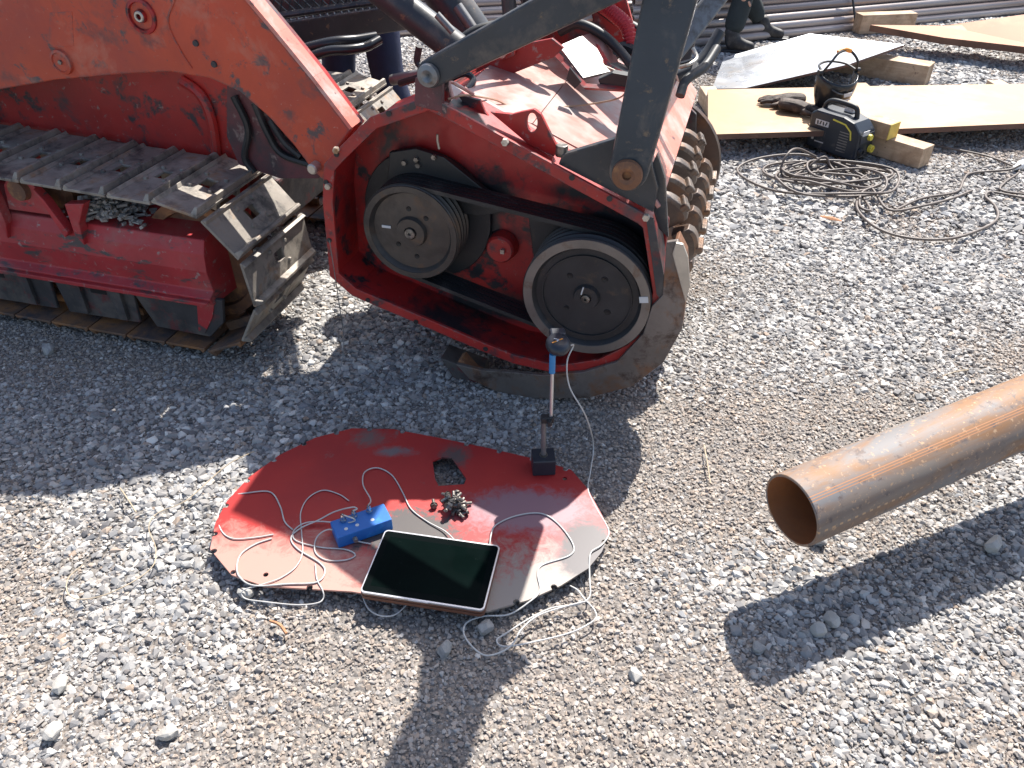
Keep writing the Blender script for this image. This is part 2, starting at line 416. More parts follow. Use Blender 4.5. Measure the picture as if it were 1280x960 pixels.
class MB:
    def __init__(s):
        s.v, s.f = [], []
    def add(s, vs, fs):
        o = len(s.v)
        s.v += [tuple(v) for v in vs]
        s.f += [tuple(i + o for i in f) for f in fs]
        return s
    def box(s, c, size, rot=None):
        x, y, z = (k / 2 for k in size)
        vs = [Vector((i * x, j * y, k * z)) for i in (-1, 1) for j in (-1, 1) for k in (-1, 1)]
        if rot is not None:
            vs = [rot @ v for v in vs]
        c = Vector(c)
        return s.add([v + c for v in vs], [(0, 1, 3, 2), (4, 6, 7, 5), (0, 4, 5, 1), (2, 3, 7, 6), (0, 2, 6, 4), (1, 5, 7, 3)])
    def prism(s, loops, axis, a, b, place=None):
        """loops: outer polygon then holes, 2-D; extruded along axis 'y' (polygon in x,z) or 'z' from a to b"""
        if not isinstance(loops[0][0], (tuple, list, Vector)):
            loops = [loops]
        def p3(p, h):
            v = Vector((p[0], h, p[1])) if axis == 'y' else Vector((p[0], p[1], h))
            return place @ v if place is not None else v
        flat = [p for l in loops for p in l]
        tris = tessellate_polygon([[Vector((p[0], p[1], 0)) for p in l] for l in loops])
        n = len(flat)
        vs = [p3(p, a) for p in flat] + [p3(p, b) for p in flat]
        fs = [tuple(t) for t in tris] + [tuple(i + n for i in reversed(t)) for t in tris]
        o = 0
        for l in loops:
            m = len(l)
            for i in range(m):
                j = (i + 1) % m
                fs.append((o + i, o + j, o + j + n, o + i + n))
            o += m
        return s.add(vs, fs)
    def tube(s, pts, r, seg=8, smooth=0, cap=True, flat=None):
        P = catmull(pts, smooth) if smooth else [Vector(p) for p in pts]
        n = len(P)
        rr = r if isinstance(r, (list, tuple)) else [r] * n
        if len(rr) != n:
            rr = [rr[min(len(rr) - 1, int(i * len(rr) / n))] for i in range(n)]
        T = [(P[min(i + 1, n - 1)] - P[max(i - 1, 0)]).normalized() for i in range(n)]
        up = Vector((0, 0, 1)) if abs(T[0].z) < 0.9 else Vector((1, 0, 0))
        x = T[0].cross(up).normalized()
        vs, fs = [], []
        for i in range(n):
            x = (x - T[i] * x.dot(T[i])).normalized()
            y = T[i].cross(x)
            for k in range(seg):
                a = 2 * math.pi * k / seg
                vs.append(P[i] + (x * math.cos(a) + y * math.sin(a) * (flat or 1)) * rr[i])
        for i in range(n - 1):
            for k in range(seg):
                k2 = (k + 1) % seg
                fs.append((i * seg + k, i * seg + k2, (i + 1) * seg + k2, (i + 1) * seg + k))
        if cap:
            fs.append(tuple(reversed(range(seg))))
            fs.append(tuple((n - 1) * seg + k for k in range(seg)))
        return s.add(vs, fs)
    def lathe(s, prof, origin, axis, seg=40, closed=False):
        """prof: (distance along axis, radius)"""
        ax = Vector(axis).normalized()
        up = Vector((0, 0, 1)) if abs(ax.z) < 0.9 else Vector((1, 0, 0))
        x = ax.cross(up).normalized()
        y = ax.cross(x)
        o = Vector(origin)
        vs, fs = [], []
        for h, r in prof:
            for k in range(seg):
                a = 2 * math.pi * k / seg
                vs.append(o + ax * h + (x * math.cos(a) + y * math.sin(a)) * max(r, 1e-4))
        m = len(prof)
        for i in range(m if closed else m - 1):
            j = (i + 1) % m
            for k in range(seg):
                k2 = (k + 1) % seg
                fs.append((i * seg + k, j * seg + k, j * seg + k2, i * seg + k2))
        return s.add(vs, fs)
    def sheet(s, quad, th):
        """quad or polygon of 3-D points given thickness along its normal"""
        q = [Vector(p) for p in quad]
        nn = Vector((0, 0, 0))
        for i in range(len(q)):
            nn += (q[i] - q[0]).cross(q[(i + 1) % len(q)] - q[0])
        nn.normalize()
        n = len(q)
        vs = q + [p - nn * th for p in q]
        return s.add(vs, [tuple(range(n)), tuple(reversed(range(n, 2 * n)))] + [(i, i + n, (i + 1) % n + n, (i + 1) % n) for i in range(n)])
    def build(s, name, m, parent=None, bevel=0, smooth=None, loc=None):
        me = bpy.data.meshes.new(name)
        me.from_pydata(s.v, [], s.f)
        bm = bmesh.new()
        bm.from_mesh(me)
        bmesh.ops.recalc_face_normals(bm, faces=bm.faces)
        bm.to_mesh(me)
        bm.free()
        ms = m if isinstance(m, (list, tuple)) else [m]
        for k in ms:
            me.materials.append(M[k])
        if smooth:
            me.set_sharp_from_angle(angle=R(smooth))
            for p in me.polygons:
                p.use_smooth = True
        ob = bpy.data.objects.new(name, me)
        col.objects.link(ob)
        ob.parent = parent
        if loc is not None:
            ob.location = loc
        if bevel:
            bv = ob.modifiers.new('bevel', 'BEVEL')
            bv.width = bevel
            bv.segments = 2
            bv.limit_method = 'ANGLE'
            bv.angle_limit = R(35)
        return ob

def thing(name, label, cat, loc=(0, 0, 0), rz=0, group=None):
    o = bpy.data.objects.new(name, None)
    o.empty_display_size = 0.1
    col.objects.link(o)
    o.location = loc
    o.rotation_euler = (0, 0, rz)
    return tag(o, label, cat, group)

def tag(o, label, cat, group=None, kind=None):
    if label: o['label'] = label
    if cat: o['category'] = cat
    if group: o['group'] = group
    if kind: o['kind'] = kind
    return o

def copy_part(o, parent, name=None):
    c = o.copy()
    col.objects.link(c)
    c.parent = parent
    return c

def circ(cx, cy, r, n=24, a0=0):
    return [(cx + r * math.cos(a0 + 2 * math.pi * i / n), cy + r * math.sin(a0 + 2 * math.pi * i / n)) for i in range(n)]

def uw(*pts):
    """(u, n, w) triples -> (u, w) pairs"""
    return [(p[0], p[2]) for p in pts]

# ------------------------------------------------------------ ground and gravel
def ground():
    n = 90
    xs = np.concatenate([np.linspace(-400, -7, 12)[:-1], np.linspace(-7, 9, n), np.linspace(9, 400, 12)[1:]])
    ys = np.concatenate([np.linspace(-400, -1, 12)[:-1], np.linspace(-1, 12, n), np.linspace(12, 900, 14)[1:]])
    vs = []
    for y in ys:
        for x in xs:
            z = 0.006 * math.sin(x * 2.3 + 0.7 * math.sin(y * 1.9)) + 0.005 * math.sin(y * 3.1 + x) - 0.006
            vs.append((x, y, z if (-7 < x < 9 and -1 < y < 12) else -0.006))
    w = len(xs)
    fs = [(j * w + i, j * w + i + 1, (j + 1) * w + i + 1, (j + 1) * w + i) for j in range(len(ys) - 1) for i in range(w - 1)]
    o = MB().add(vs, fs).build('ground', 'ground')
    for p in o.data.polygons:
        p.use_smooth = True
    tag(o, None, None, kind='structure')
ground()

def value_noise(x, y, s, seed=0):
    rs = np.random.RandomState(seed)
    g = rs.rand(64, 64)
    fx, fy = x / s, y / s
    ix, iy = np.floor(fx).astype(int), np.floor(fy).astype(int)
    tx, ty = fx - ix, fy - iy
    tx, ty = tx * tx * (3 - 2 * tx), ty * ty * (3 - 2 * ty)
    a, b, c, d = (g[(ix + i) % 64, (iy + j) % 64] for i, j in ((0, 0), (1, 0), (0, 1), (1, 1)))
    return a * (1 - tx) * (1 - ty) + b * tx * (1 - ty) + c * (1 - tx) * ty + d * tx * ty

def gravel():
    """patches of loose stones laid edge over edge on a lattice; each patch thins out linearly so that they blend"""
    rs = np.random.RandomState(3)
    P, T, Rt, Sc = [], [], [], []
    for y0, y1, s in ((0.25, 3.5, 0.25), (3.5, 9.5, 0.375)):
        k = s / 0.25
        for yy in np.arange(y0, y1, s):
            half = 0.75 * (yy * 0.80 + 0.97) + 0.55
            for xx in np.arange(-math.ceil(half / s) * s, half + s, s):
                f = 0.55 * value_noise(np.array([xx + 40.0]), np.array([yy + 40.0]), 0.55, 1)[0] + 0.45 * value_noise(np.array([xx + 40.0]), np.array([yy + 40.0]), 1.3, 2)[0]
                f += 0.10 * math.exp(-((xx - 0.75) / 0.5) ** 2 - ((yy - 2.1) / 0.9) ** 2) + 0.10 * math.exp(-((xx - 0.35) / 0.3) ** 2 - ((yy - 1.0) / 0.4) ** 2)
                typ = 0 if f < 0.43 else (1 if f < 0.56 else 2)
                P.append((xx, yy, 0.006 * math.sin(xx * 2.3 + 0.7 * math.sin(yy * 1.9)) + 0.005 * math.sin(yy * 3.1 + xx) - 0.008))
                T.append(typ * 4 + rs.randint(0, 4))
                Rt.append((0, 0, rs.randint(0, 4) * math.pi / 2))
                Sc.append((k, k, k * 0.9))
    n = len(P)
    me = bpy.data.meshes.new('gravel')
    me.from_pydata(P, [], [])
    for nm, dat in (('size', Sc), ('turn', Rt)):
        a = me.attributes.new(nm, 'FLOAT_VECTOR', 'POINT')
        a.data.foreach_set('vector', np.array(dat, np.float32).ravel())
    a = me.attributes.new('variant', 'INT', 'POINT')
    a.data.foreach_set('value', np.array(T, np.int32))
    ob = bpy.data.objects.new('gravel', me)
    col.objects.link(ob)
    tag(ob, 'grey crushed stone gravel covering the yard ground', 'gravel', kind='stuff')
    ng = bpy.data.node_groups.new('gravel_stones', 'GeometryNodeTree')
    ng.interface.new_socket('Geometry', in_out='INPUT', socket_type='NodeSocketGeometry')
    ng.interface.new_socket('Geometry', in_out='OUTPUT', socket_type='NodeSocketGeometry')
    N, L = ng.nodes, ng.links
    gi, go = N.new('NodeGroupInput'), N.new('NodeGroupOutput')
    def rnd(t, a, b, seed):
        rv = N.new('FunctionNodeRandomValue')
        rv.data_type = t
        i0 = {'FLOAT_VECTOR': 0, 'FLOAT': 2, 'INT': 4}[t]
        rv.inputs[i0].default_value = a
        rv.inputs[i0 + 1].default_value = b
        rv.inputs['Seed'].default_value = seed
        return rv.outputs[{'FLOAT_VECTOR': 0, 'FLOAT': 1, 'INT': 2}[t]]
    def vmath(op, a, b):
        m = N.new('ShaderNodeVectorMath')
        m.operation = op
        for sock, v in zip(m.inputs, (a, b)):
            if isinstance(v, tuple): sock.default_value = v
            elif v is not None: L.new(v, sock)
        return m.outputs[0]
    def fmath(op, a, b):
        m = N.new('ShaderNodeMath')
        m.operation = op
        for sock, v in zip(m.inputs, (a, b)):
            if isinstance(v, (int, float)): sock.default_value = v
            else: L.new(v, sock)
        return m.outputs[0]
    stones = N.new('GeometryNodeJoinGeometry')
    for k in range(10):
        po = N.new('GeometryNodePoints')
        po.inputs['Count'].default_value = 10 + (k % 4) * 2
        L.new(vmath('NORMALIZE', rnd('FLOAT_VECTOR', (-1, -1, -1), (1, 1, 1), 11 * k + 5), None), po.inputs['Position'])
        ch = N.new('GeometryNodeConvexHull')
        L.new(po.outputs[0], ch.inputs[0])
        g2i = N.new('GeometryNodeGeometryToInstance')
        L.new(ch.outputs[0], g2i.inputs[0])
        L.new(g2i.outputs[0], stones.inputs[0])
    patches = []
    #        count, base radius, spread, low tone, high tone
    kinds = [(1050, 0.0036, 0.0185, 0.0, 1.0), (1350, 0.0031, 0.0140, 0.0, 1.0), (1550, 0.0022, 0.0092, 0.0, 1.0)]
    for typ, (cnt, r0, r1, t0, t1) in enumerate(kinds):
        for v in range(4):
            sd = 100 * typ + 10 * v
            po = N.new('GeometryNodePoints')
            po.inputs['Count'].default_value = cnt
            pos = vmath('ADD', rnd('FLOAT_VECTOR', (-0.125, -0.125, 0.0), (0.125, 0.125, 0.003), sd + 1), rnd('FLOAT_VECTOR', (-0.125, -0.125, 0.0), (0.125, 0.125, 0.003), sd + 2))
            L.new(pos, po.inputs['Position'])
            io = N.new('GeometryNodeInstanceOnPoints')
            L.new(po.outputs[0], io.inputs['Points'])
            L.new(stones.outputs[0], io.inputs['Instance'])
            io.inputs['Pick Instance'].default_value = True
            L.new(rnd('INT', 0, 9, sd + 3), io.inputs['Instance Index'])
            er = N.new('FunctionNodeEulerToRotation')
            L.new(rnd('FLOAT_VECTOR', (-0.6, -0.6, 0), (0.6, 0.6, 6.28), sd + 4), er.inputs[0])
            L.new(er.outputs[0], io.inputs['Rotation'])
            u = fmath('POWER', rnd('FLOAT', 0.0, 1.0, sd + 5), 3.2 if typ == 0 else 2.9)
            r = fmath('MULTIPLY_ADD', u, r1 - r0)
            r.node.inputs[2].default_value = r0
            rvec = vmath('SCALE', rnd('FLOAT_VECTOR', (0.9, 0.7, 0.5), (1.4, 1.1, 0.9), sd + 6), None)
            L.new(r, rvec.node.inputs['Scale'])
            L.new(rvec, io.inputs['Scale'])
            st = N.new('GeometryNodeStoreNamedAttribute')
            st.data_type = 'FLOAT'
            st.domain = 'INSTANCE'
            st.inputs['Name'].default_value = 'tone'
            L.new(io.outputs[0], st.inputs['Geometry'])
            L.new(rnd('FLOAT', t0, t1, sd + 7), st.inputs['Value'])
            sw = N.new('GeometryNodeStoreNamedAttribute')
            sw.data_type = 'FLOAT'
            sw.domain = 'INSTANCE'
            sw.inputs['Name'].default_value = 'earthy'
            L.new(st.outputs[0], sw.inputs['Geometry'])
            L.new(rnd('FLOAT', *((0.0, 0.15), (0.0, 0.3), (0.2, 0.85))[typ], sd + 8), sw.inputs['Value'])
            re = N.new('GeometryNodeRealizeInstances')
            L.new(sw.outputs[0], re.inputs[0])
            sm = N.new('GeometryNodeSetMaterial')
            sm.inputs['Material'].default_value = M['pebble']
            L.new(re.outputs[0], sm.inputs[0])
            g2i = N.new('GeometryNodeGeometryToInstance')
            L.new(sm.outputs[0], g2i.inputs[0])
            patches.append(g2i.outputs[0])
    join = N.new('GeometryNodeJoinGeometry')
    for o in reversed(patches):
        L.new(o, join.inputs[0])
    iop = N.new('GeometryNodeInstanceOnPoints')
    L.new(gi.outputs[0], iop.inputs['Points'])
    L.new(join.outputs[0], iop.inputs['Instance'])
    iop.inputs['Pick Instance'].default_value = True
    def attr(nm, t):
        x = N.new('GeometryNodeInputNamedAttribute')
        x.data_type = t
        x.inputs['Name'].default_value = nm
        return x.outputs['Attribute']
    L.new(attr('variant', 'INT'), iop.inputs['Instance Index'])
    e2r = N.new('FunctionNodeEulerToRotation')
    L.new(attr('turn', 'FLOAT_VECTOR'), e2r.inputs[0])
    L.new(e2r.outputs[0], iop.inputs['Rotation'])
    L.new(attr('size', 'FLOAT_VECTOR'), iop.inputs['Scale'])
    L.new(iop.outputs[0], go.inputs[0])
    md = ob.modifiers.new('stones', 'NODES')
    md.node_group = ng
gravel()

def rock(loc, size, seed, label, m='stone', group='larger stones lying in the gravel'):
    rs = random.Random(seed)
    bm = bmesh.new()
    for i in range(26):
        v = Vector((rs.uniform(-1, 1), rs.uniform(-1, 1), rs.uniform(-1, 1))).normalized() * rs.uniform(0.9, 1.05)
        bm.verts.new((v.x * size[0] / 2, v.y * size[1] / 2, v.z * size[2] / 2))
    r = bmesh.ops.convex_hull(bm, input=bm.verts)
    bmesh.ops.delete(bm, geom=[g for g in r['geom_interior'] if isinstance(g, bmesh.types.BMVert)], context='VERTS')
    me = bpy.data.meshes.new('stone')
    bm.to_mesh(me)
    bm.free()
    me.materials.append(M[m])
    o = bpy.data.objects.new('stone', me)
    col.objects.link(o)
    o.location = (loc[0], loc[1], size[2] * 0.28)
    o.rotation_euler = (rs.uniform(-.15, .15), rs.uniform(-.15, .15), rs.uniform(0, 6))
    bv = o.modifiers.new('bevel', 'BEVEL')
    bv.width = 0.003
    bv.segments = 2
    bv.limit_method = 'NONE'
    tag(o, label, 'stone', group)

# ------------------------------------------------------------ mulcher head  (local x along the machine, y away from the viewer, z up)
YAW = R(-16)
MU = thing('mulcher_head', 'red forestry mulching head with open belt drive and two pulleys resting on gravel', 'mulcher', (0.120,2.050,0), YAW)

# belt housing: flat flange, side walls, back panel
outer = uw((-0.733,0.000,0.613), (-0.709,0.000,0.730), (-0.659,0.000,0.779), (-0.543,0.000,0.883), (-0.362,0.000,0.955), (-0.283,0.000,0.924), (0.254,0.000,0.691), (0.283,0.000,0.670), (0.336,0.000,0.456), (0.331,0.000,0.362), (0.274,0.000,0.236), (0.179,0.000,0.156), (0.038,0.000,0.102), (-0.125,0.000,0.115), (-0.235,0.000,0.145), (-0.678,0.000,0.281), (-0.750,0.000,0.345))
inner = inset(outer, 0.034)
wall_in = inset(outer, 0.026)
MB().prism([outer, inner], 'y', 0.0, 0.012).build('rim_flange', 'red', MU, 0.002)
MB().prism([inset(outer, 0.012), wall_in], 'y', 0.0125, 0.17).build('side_wall', 'red_inner', MU)
MB().prism(inset(outer, 0.013), 'y', 0.1705, 0.18).build('back_panel', 'red_inner', MU)
# rim bolts and empty bolt holes
hole = MB()
for i, p in enumerate(((-0.730,0.000,0.478), (-0.710,0.000,0.673), (-0.662,0.000,0.765), (-0.482,0.000,0.900), (-0.141,0.000,0.852), (0.046,0.000,0.773), (0.154,0.000,0.725), (0.304,0.000,0.558), (0.328,0.000,0.466), (-0.215,0.000,0.156), (-0.455,0.000,0.219), (-0.621,0.000,0.275))):
    b = MB().lathe([(0.004, 0.0), (0.004, 0.0075), (-0.003, 0.0085), (-0.003, 0.0)], p, (0, 1, 0), 10)
    b.build('bolt_hole', 'pulley_dark', MU)
for p in ((0.259,0.000,0.684), (-0.143,0.000,0.854), (-0.659,0.000,0.779), (-0.703,0.000,0.663)):
    MB().lathe([(0.0, 0.0), (-0.012, 0.0), (-0.012, 0.010), (0.0, 0.011)], p, (0, 1, 0), 6).build('bolt', 'bright_steel', MU, 0.001)

# pulleys
def pulley(cx, cz, r, y0, depth, name, face, rimw, hub_r, lip):
    p = MB()
    g = 0.012
    prof = [(0.016, 0.0), (0.016, r - rimw - 0.006), (0.004, r - rimw), (0.0, r - rimw + 0.003), (0.0, r - 0.004), (0.004, r)]
    h = 0.004
    k = 4
    for i in range(k):
        a = h + depth * i / k
        b = h + depth * (i + 1) / k
        prof += [(a + 0.003, r), ((a + b) / 2 - 0.003, r - g), ((a + b) / 2 + 0.003, r - g), (b - 0.003, r)]
    prof += [(depth + h, r), (depth + h, 0.0)]
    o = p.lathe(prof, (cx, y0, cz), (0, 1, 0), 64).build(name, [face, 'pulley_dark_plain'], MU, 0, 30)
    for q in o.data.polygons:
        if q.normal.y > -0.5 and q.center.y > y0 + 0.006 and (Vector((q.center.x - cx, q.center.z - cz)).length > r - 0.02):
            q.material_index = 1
    MB().lathe([(0.0005, r - rimw + 0.003), (-0.0025, r - rimw + 0.004), (-0.0025, r - 0.004), (0.0005, r - 0.003)], (cx, y0, cz), (0, 1, 0), 64, True).build('rim', lip, o)
    MB().lathe([(0.018, hub_r + 0.006), (0.002, hub_r), (0.002, hub_r * 0.45), (0.010, hub_r * 0.42), (0.010, 0.0)], (cx, y0, cz), (0, 1, 0), 32).build('hub', face, o, 0, 30)
    MB().lathe([(0.012, hub_r * 0.38), (-0.004, hub_r * 0.36), (-0.006, hub_r * 0.12), (0.002, hub_r * 0.1), (0.002, 0.0)], (cx, y0, cz), (0, 1, 0), 20).build('shaft_end', 'bolt_steel', o, 0, 30)
    return o
sp = pulley(-0.463, 0.522, 0.158, 0.030, 0.10, 'small_pulley', 'pulley_steel', 0.026, 0.046, 'pulley_steel')
bp_ = pulley(0.108, 0.405, 0.197, -0.012, 0.12, 'large_pulley', 'pulley_dark', 0.034, 0.036, 'pulley_rim')
for k, (dx, dz, r) in enumerate(((-0.055, 0.062, 0.009), (0.05, 0.065, 0.009), (0.066, -0.045, 0.010), (-0.06, -0.05, 0.008))):
    MB().lathe([(0.0165, 0.0), (0.015, r), (0.0165, r + 0.001)], (0.108 + dx, -0.0125, 0.405 + dz), (0, 1, 0), 14).build('bolt_hole', 'pulley_dark_plain', bp_)
MB().lathe([(-0.002, 0.135), (-0.002, 0.138), (0.016, 0.139), (0.016, 0.134)], (0.108, -0.0005, 0.405), (0, 1, 0), 48, True).build('web_step', 'pulley_dark', bp_)
for dx, dz in ((-0.005, 0.075), (0.05, 0.05), (0.01, -0.085), (-0.05, -0.05)):
    MB().lathe([(0.0165, 0.0), (0.015, 0.008), (0.0165, 0.0085)], (-0.463 + dx, 0.0295, 0.522 + dz), (0, 1, 0), 14).build('bolt_hole', 'pulley_dark_plain', sp)
MB().box((-0.463 - 0.085, 0.0445, 0.528), (0.03, 0.003, 0.008)).build('reflective_tape', 'print_white', sp)
MB().box((0.108 + 0.172, -0.0152, 0.432), (0.026, 0.0015, 0.020), Matrix.Rotation(R(-10), 3, 'Y')).build('reflective_tape', 'print_white', bp_)
MB().box((0.108 - 0.012, -0.0105, 0.43), (0.004, 0.003, 0.026), Matrix.Rotation(R(12), 3, 'Y')).build('chalk_mark', 'print_white', bp_)

# drive belts round both pulleys
def belt(y, w, off):
    c1, r1 = Vector((-0.463, 0.522)), 0.158 - 0.004 + off
    c2, r2 = Vector((0.108, 0.405)), 0.197 - 0.004 + off
    d = c2 - c1
    D = d.length
    a = math.atan2(d.y, d.x)
    ph = math.acos((r1 - r2) / D)
    def loop(e):
        pts = []
        for i in range(33):
            t = a + ph + (2 * math.pi - 2 * ph) * i / 32
            pts.append((c1.x + (r1 + e) * math.cos(t), c1.y + (r1 + e) * math.sin(t)))
        for i in range(33):
            t = a - ph + 2 * ph * i / 32
            pts.append((c2.x + (r2 + e) * math.cos(t), c2.y + (r2 + e) * math.sin(t)))
        return pts
    MB().prism([loop(0.006), loop(-0.007)], 'y', y - w / 2, y + w / 2).build('drive_belt', 'black_rubber', MU)
for k in range(4):
    belt(0.047 + 0.0235 * k, 0.019, 0.0)
# motor plate behind the small pulley, tensioner boss, oily shield
MB().prism([circ(-0.463 + 0.01, 0.53, 0.215, 40)], 'y', 0.148, 0.166).build('motor_flange', 'black_rubber', MU, 0.003)
mp = uw((-0.552,0.130,0.737), (-0.464,0.130,0.758), (-0.373,0.130,0.740), (-0.263,0.130,0.662), (-0.162,0.130,0.596), (-0.266,0.130,0.562), (-0.577,0.130,0.577))
MB().prism(mp, 'y', 0.125, 0.147).build('motor_bracket', 'black_rubber', MU, 0.003)
for p in ((-0.462,0.125,0.725), (-0.404,0.125,0.739), (-0.458,0.125,0.708), (-0.503,0.125,0.711)):
    MB().lathe([(0, 0), (-0.010, 0), (-0.010, 0.008), (0, 0.009)], p, (0, 1, 0), 6).build('bolt', 'bolt_steel', MU)
MB().lathe([(0.0, 0.052), (-0.035, 0.046), (-0.042, 0.040), (-0.042, 0.0)], (-0.202,0.165,0.455), (0, 1, 0), 28).build('tensioner_boss', 'red', MU, 0, 30)
MB().box((-0.189,0.115,0.458), (0.012, 0.012, 0.014)).build('grease_nipple', 'bright_steel', MU)
tp = uw((-0.117,0.150,0.577), (0.036,0.150,0.552), (0.210,0.150,0.535), (0.253,0.150,0.488), (0.257,0.150,0.304), (-0.093,0.150,0.409))
MB().prism(tp, 'y', 0.150, 0.160).build('shaft_guard', 'pulley_dark', MU, 0.003)
MB().tube([(-0.396,0.140,0.803), (-0.397,0.140,0.783), (-0.393,0.140,0.759)], 0.004, 8).build('split_pin', 'bright_steel', MU)

# skid shoe round the lower front
so_ = [(0.323,0.000,0.623), (0.353,0.000,0.632), (0.381,0.000,0.587), (0.398,0.000,0.495), (0.401,0.000,0.352), (0.361,0.000,0.223), (0.273,0.000,0.112), (0.135,0.000,0.037), (-0.041,0.000,-0.004), (-0.176,0.000,-0.002), (-0.272,0.000,0.033), (-0.316,0.000,0.084)]
si_ = [(-0.225,0.000,0.076), (-0.125,0.000,0.089), (-0.016,0.000,0.098), (0.116,0.000,0.137), (0.220,0.000,0.198), (0.290,0.000,0.315), (0.306,0.000,0.414), (0.332,0.000,0.456)]
sk = [(p[0], max(p[2], -0.004)) for p in so_ + si_]
MB().prism(sk, 'y', -0.016, -0.001).build('skid_plate', 'skid_steel', MU, 0.002)
band = []
for p in so_[1:]:
    band.append((p[0], max(p[2], -0.006)))
inn = [(p[0] * 0.965 + 0.1 * 0.035, p[1] * 0.965 + 0.40 * 0.035) for p in band]
MB().prism(band + list(reversed(inn)), 'y', 0.0, 0.05).build('skid_shoe', 'rust', MU, 0.002)
MB().prism([(p[0] + 0.0, p[1]) for p in uw((0.344,0.000,0.596), (0.349,0.000,0.631), (0.369,0.000,0.629), (0.387,0.000,0.592), (0.405,0.000,0.504), (0.399,0.000,0.451), (0.378,0.000,0.505))], 'y', -0.028, -0.017).build('wear_plate', 'bright_steel', MU, 0.002)
MB().prism(uw((0.259,0.000,0.686), (0.279,0.000,0.684), (0.342,0.000,0.468), (0.330,0.000,0.434), (0.314,0.000,0.453)), 'y', -0.010, -0.0005).build('cover_strip', 'grime', MU, 0.001)
MB().prism(uw((-0.387,0.100,0.071), (-0.241,0.100,0.038), (-0.237,0.100,-0.059), (-0.317,0.100,-0.047)), 'y', 0.02, 0.11).build('lower_bracket', 'grime', MU, 0.003)

# body side plates, hood and front lip
W = 1.12
side = outer_side = [(-0.70, 0.72), (-0.36, 0.92), (0.25, 0.66), (0.31, 0.60), (0.31, 0.42), (0.1, 0.15), (-0.25, 0.18), (-0.68, 0.32)]
MB().prism(side, 'y', 0.181, 0.20).build('body_side', 'red', MU, 0.003)
far = [(-0.70, 0.72), (-0.36, 0.88), (0.25, 0.66), (0.30, 0.62), (0.33, 0.40), (0.28, 0.17), (0.1, 0.03), (-0.25, 0.10), (-0.68, 0.32)]
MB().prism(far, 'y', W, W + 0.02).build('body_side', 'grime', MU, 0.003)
def panel(name, a, b, y0, y1, m, th=0.010, bev=0.002):
    return MB().sheet([(a[0], y0, a[1]), (b[0], y0, b[1]), (b[0], y1, b[1]), (a[0], y1, a[1])], th).build(name, m, MU, bev)
panel('hood_panel', (-0.36, 0.900), (-0.12, 0.842), 0.20, W, 'dusty_red')
panel('hood_panel', (-0.118, 0.842), (0.215, 0.700), 0.20, W, 'dusty_red')
panel('hood_panel', (-0.70, 0.712), (-0.362, 0.900), 0.20, W, 'red')
panel('body_rear', (-0.70, 0.70), (-0.68, 0.34), 0.20, W, 'red')
panel('front_lip', (0.222, 0.790), (0.292, 0.705), 0.03, W, 'sunlit_pink', 0.012)
panel('lip_web', (0.216, 0.792), (0.216, 0.66), 0.20, W, 'grime', 0.008)
panel('under_hood', (0.20, 0.64), (0.05, 0.60), 0.21, W - 0.02, 'grime', 0.01)
# strip along the top of the belt housing
panel('top_strip', (-0.365, 0.945), (0.19, 0.705), 0.013, 0.1995, 'dusty_red', 0.006)
panel('top_strip', (-0.54, 0.872), (-0.367, 0.946), 0.013, 0.1995, 'red', 0.006)
# upright box behind the hood
bx = uw((-0.423,0.550,0.816), (-0.392,0.550,0.926), (-0.283,0.550,0.963), (-0.151,0.550,0.995), (-0.111,0.550,0.969), (-0.144,0.550,0.938))
MB().prism(bx, 'y', 0.55, 0.565).build('cross_box', 'red', MU, 0.002)
MB().sheet([(-0.427,0.560,0.813), (-0.395,0.560,0.923), (-0.539,1.050,0.854), (-0.571,1.050,0.763)], 0.01).build('cross_box_side', 'red', MU)
MB().prism(uw((-0.397,0.950,0.946), (0.006,0.950,1.067), (0.079,0.950,0.889), (-0.108,0.950,0.849), (-0.244,0.950,0.873), (-0.397,0.950,0.846)), 'y', 0.95, 0.97).build('rear_plate', 'red', MU, 0.002)
MB().prism([uw((-0.332,0.500,0.952), (-0.300,0.500,0.978), (-0.268,0.500,0.975), (-0.268,0.500,0.942), (-0.327,0.500,0.918))], 'y', 0.52, 0.545).build('pin_lug', 'red', MU, 0.002)
MB().lathe([(0, 0.0), (-0.025, 0.0), (-0.025, 0.016), (0, 0.017)], (-0.303,0.520,0.954), (0, 1, 0), 20).build('pin', 'chrome', MU, 0, 30)
# folded white-lit deflector plates in front of the box
def strip(name, pts, m, th=0.008):
    MB().sheet(pts, th).build(name, m, MU, 0.001)
strip('deflector', [(-0.145,0.620,0.951), (-0.097,0.720,0.961), (0.033,0.600,0.889), (-0.036,0.500,0.890)], 'grey_steel')
strip('deflector', [(-0.099,0.730,0.959), (-0.036,0.820,0.971), (0.035,0.740,0.884), (-0.006,0.660,0.896)], 'dusty_red')
strip('deflector', [(-0.005,0.660,0.891), (0.035,0.740,0.884), (0.118,0.660,0.880), (0.096,0.600,0.879)], 'bright_steel')
MB().tube([(-0.167,0.600,0.954), (-0.113,0.580,0.918), (-0.021,0.480,0.877), (0.148,0.500,0.875)], 0.016, 4, flat=0.6).build('deflector_edge', 'red', MU)
MB().tube([(-0.104,0.780,0.947), (-0.031,0.720,0.935), (0.021,0.660,0.893), (0.101,0.600,0.879)], 0.010, 4).build('deflector_edge', 'red', MU)
MB().prism(uw((-0.071,0.580,0.936), (-0.032,0.580,0.894), (-0.052,0.580,0.873), (-0.080,0.580,0.901)), 'y', 0.46, 0.47).build('dark_slot', 'black_rubber', MU)
MB().prism(uw((0.014,0.500,0.899), (0.058,0.500,0.922), (0.144,0.500,0.914), (0.148,0.500,0.875), (0.027,0.500,0.871)), 'y', 0.49, 0.53).build('dark_bracket', 'black_rubber', MU, 0.004)
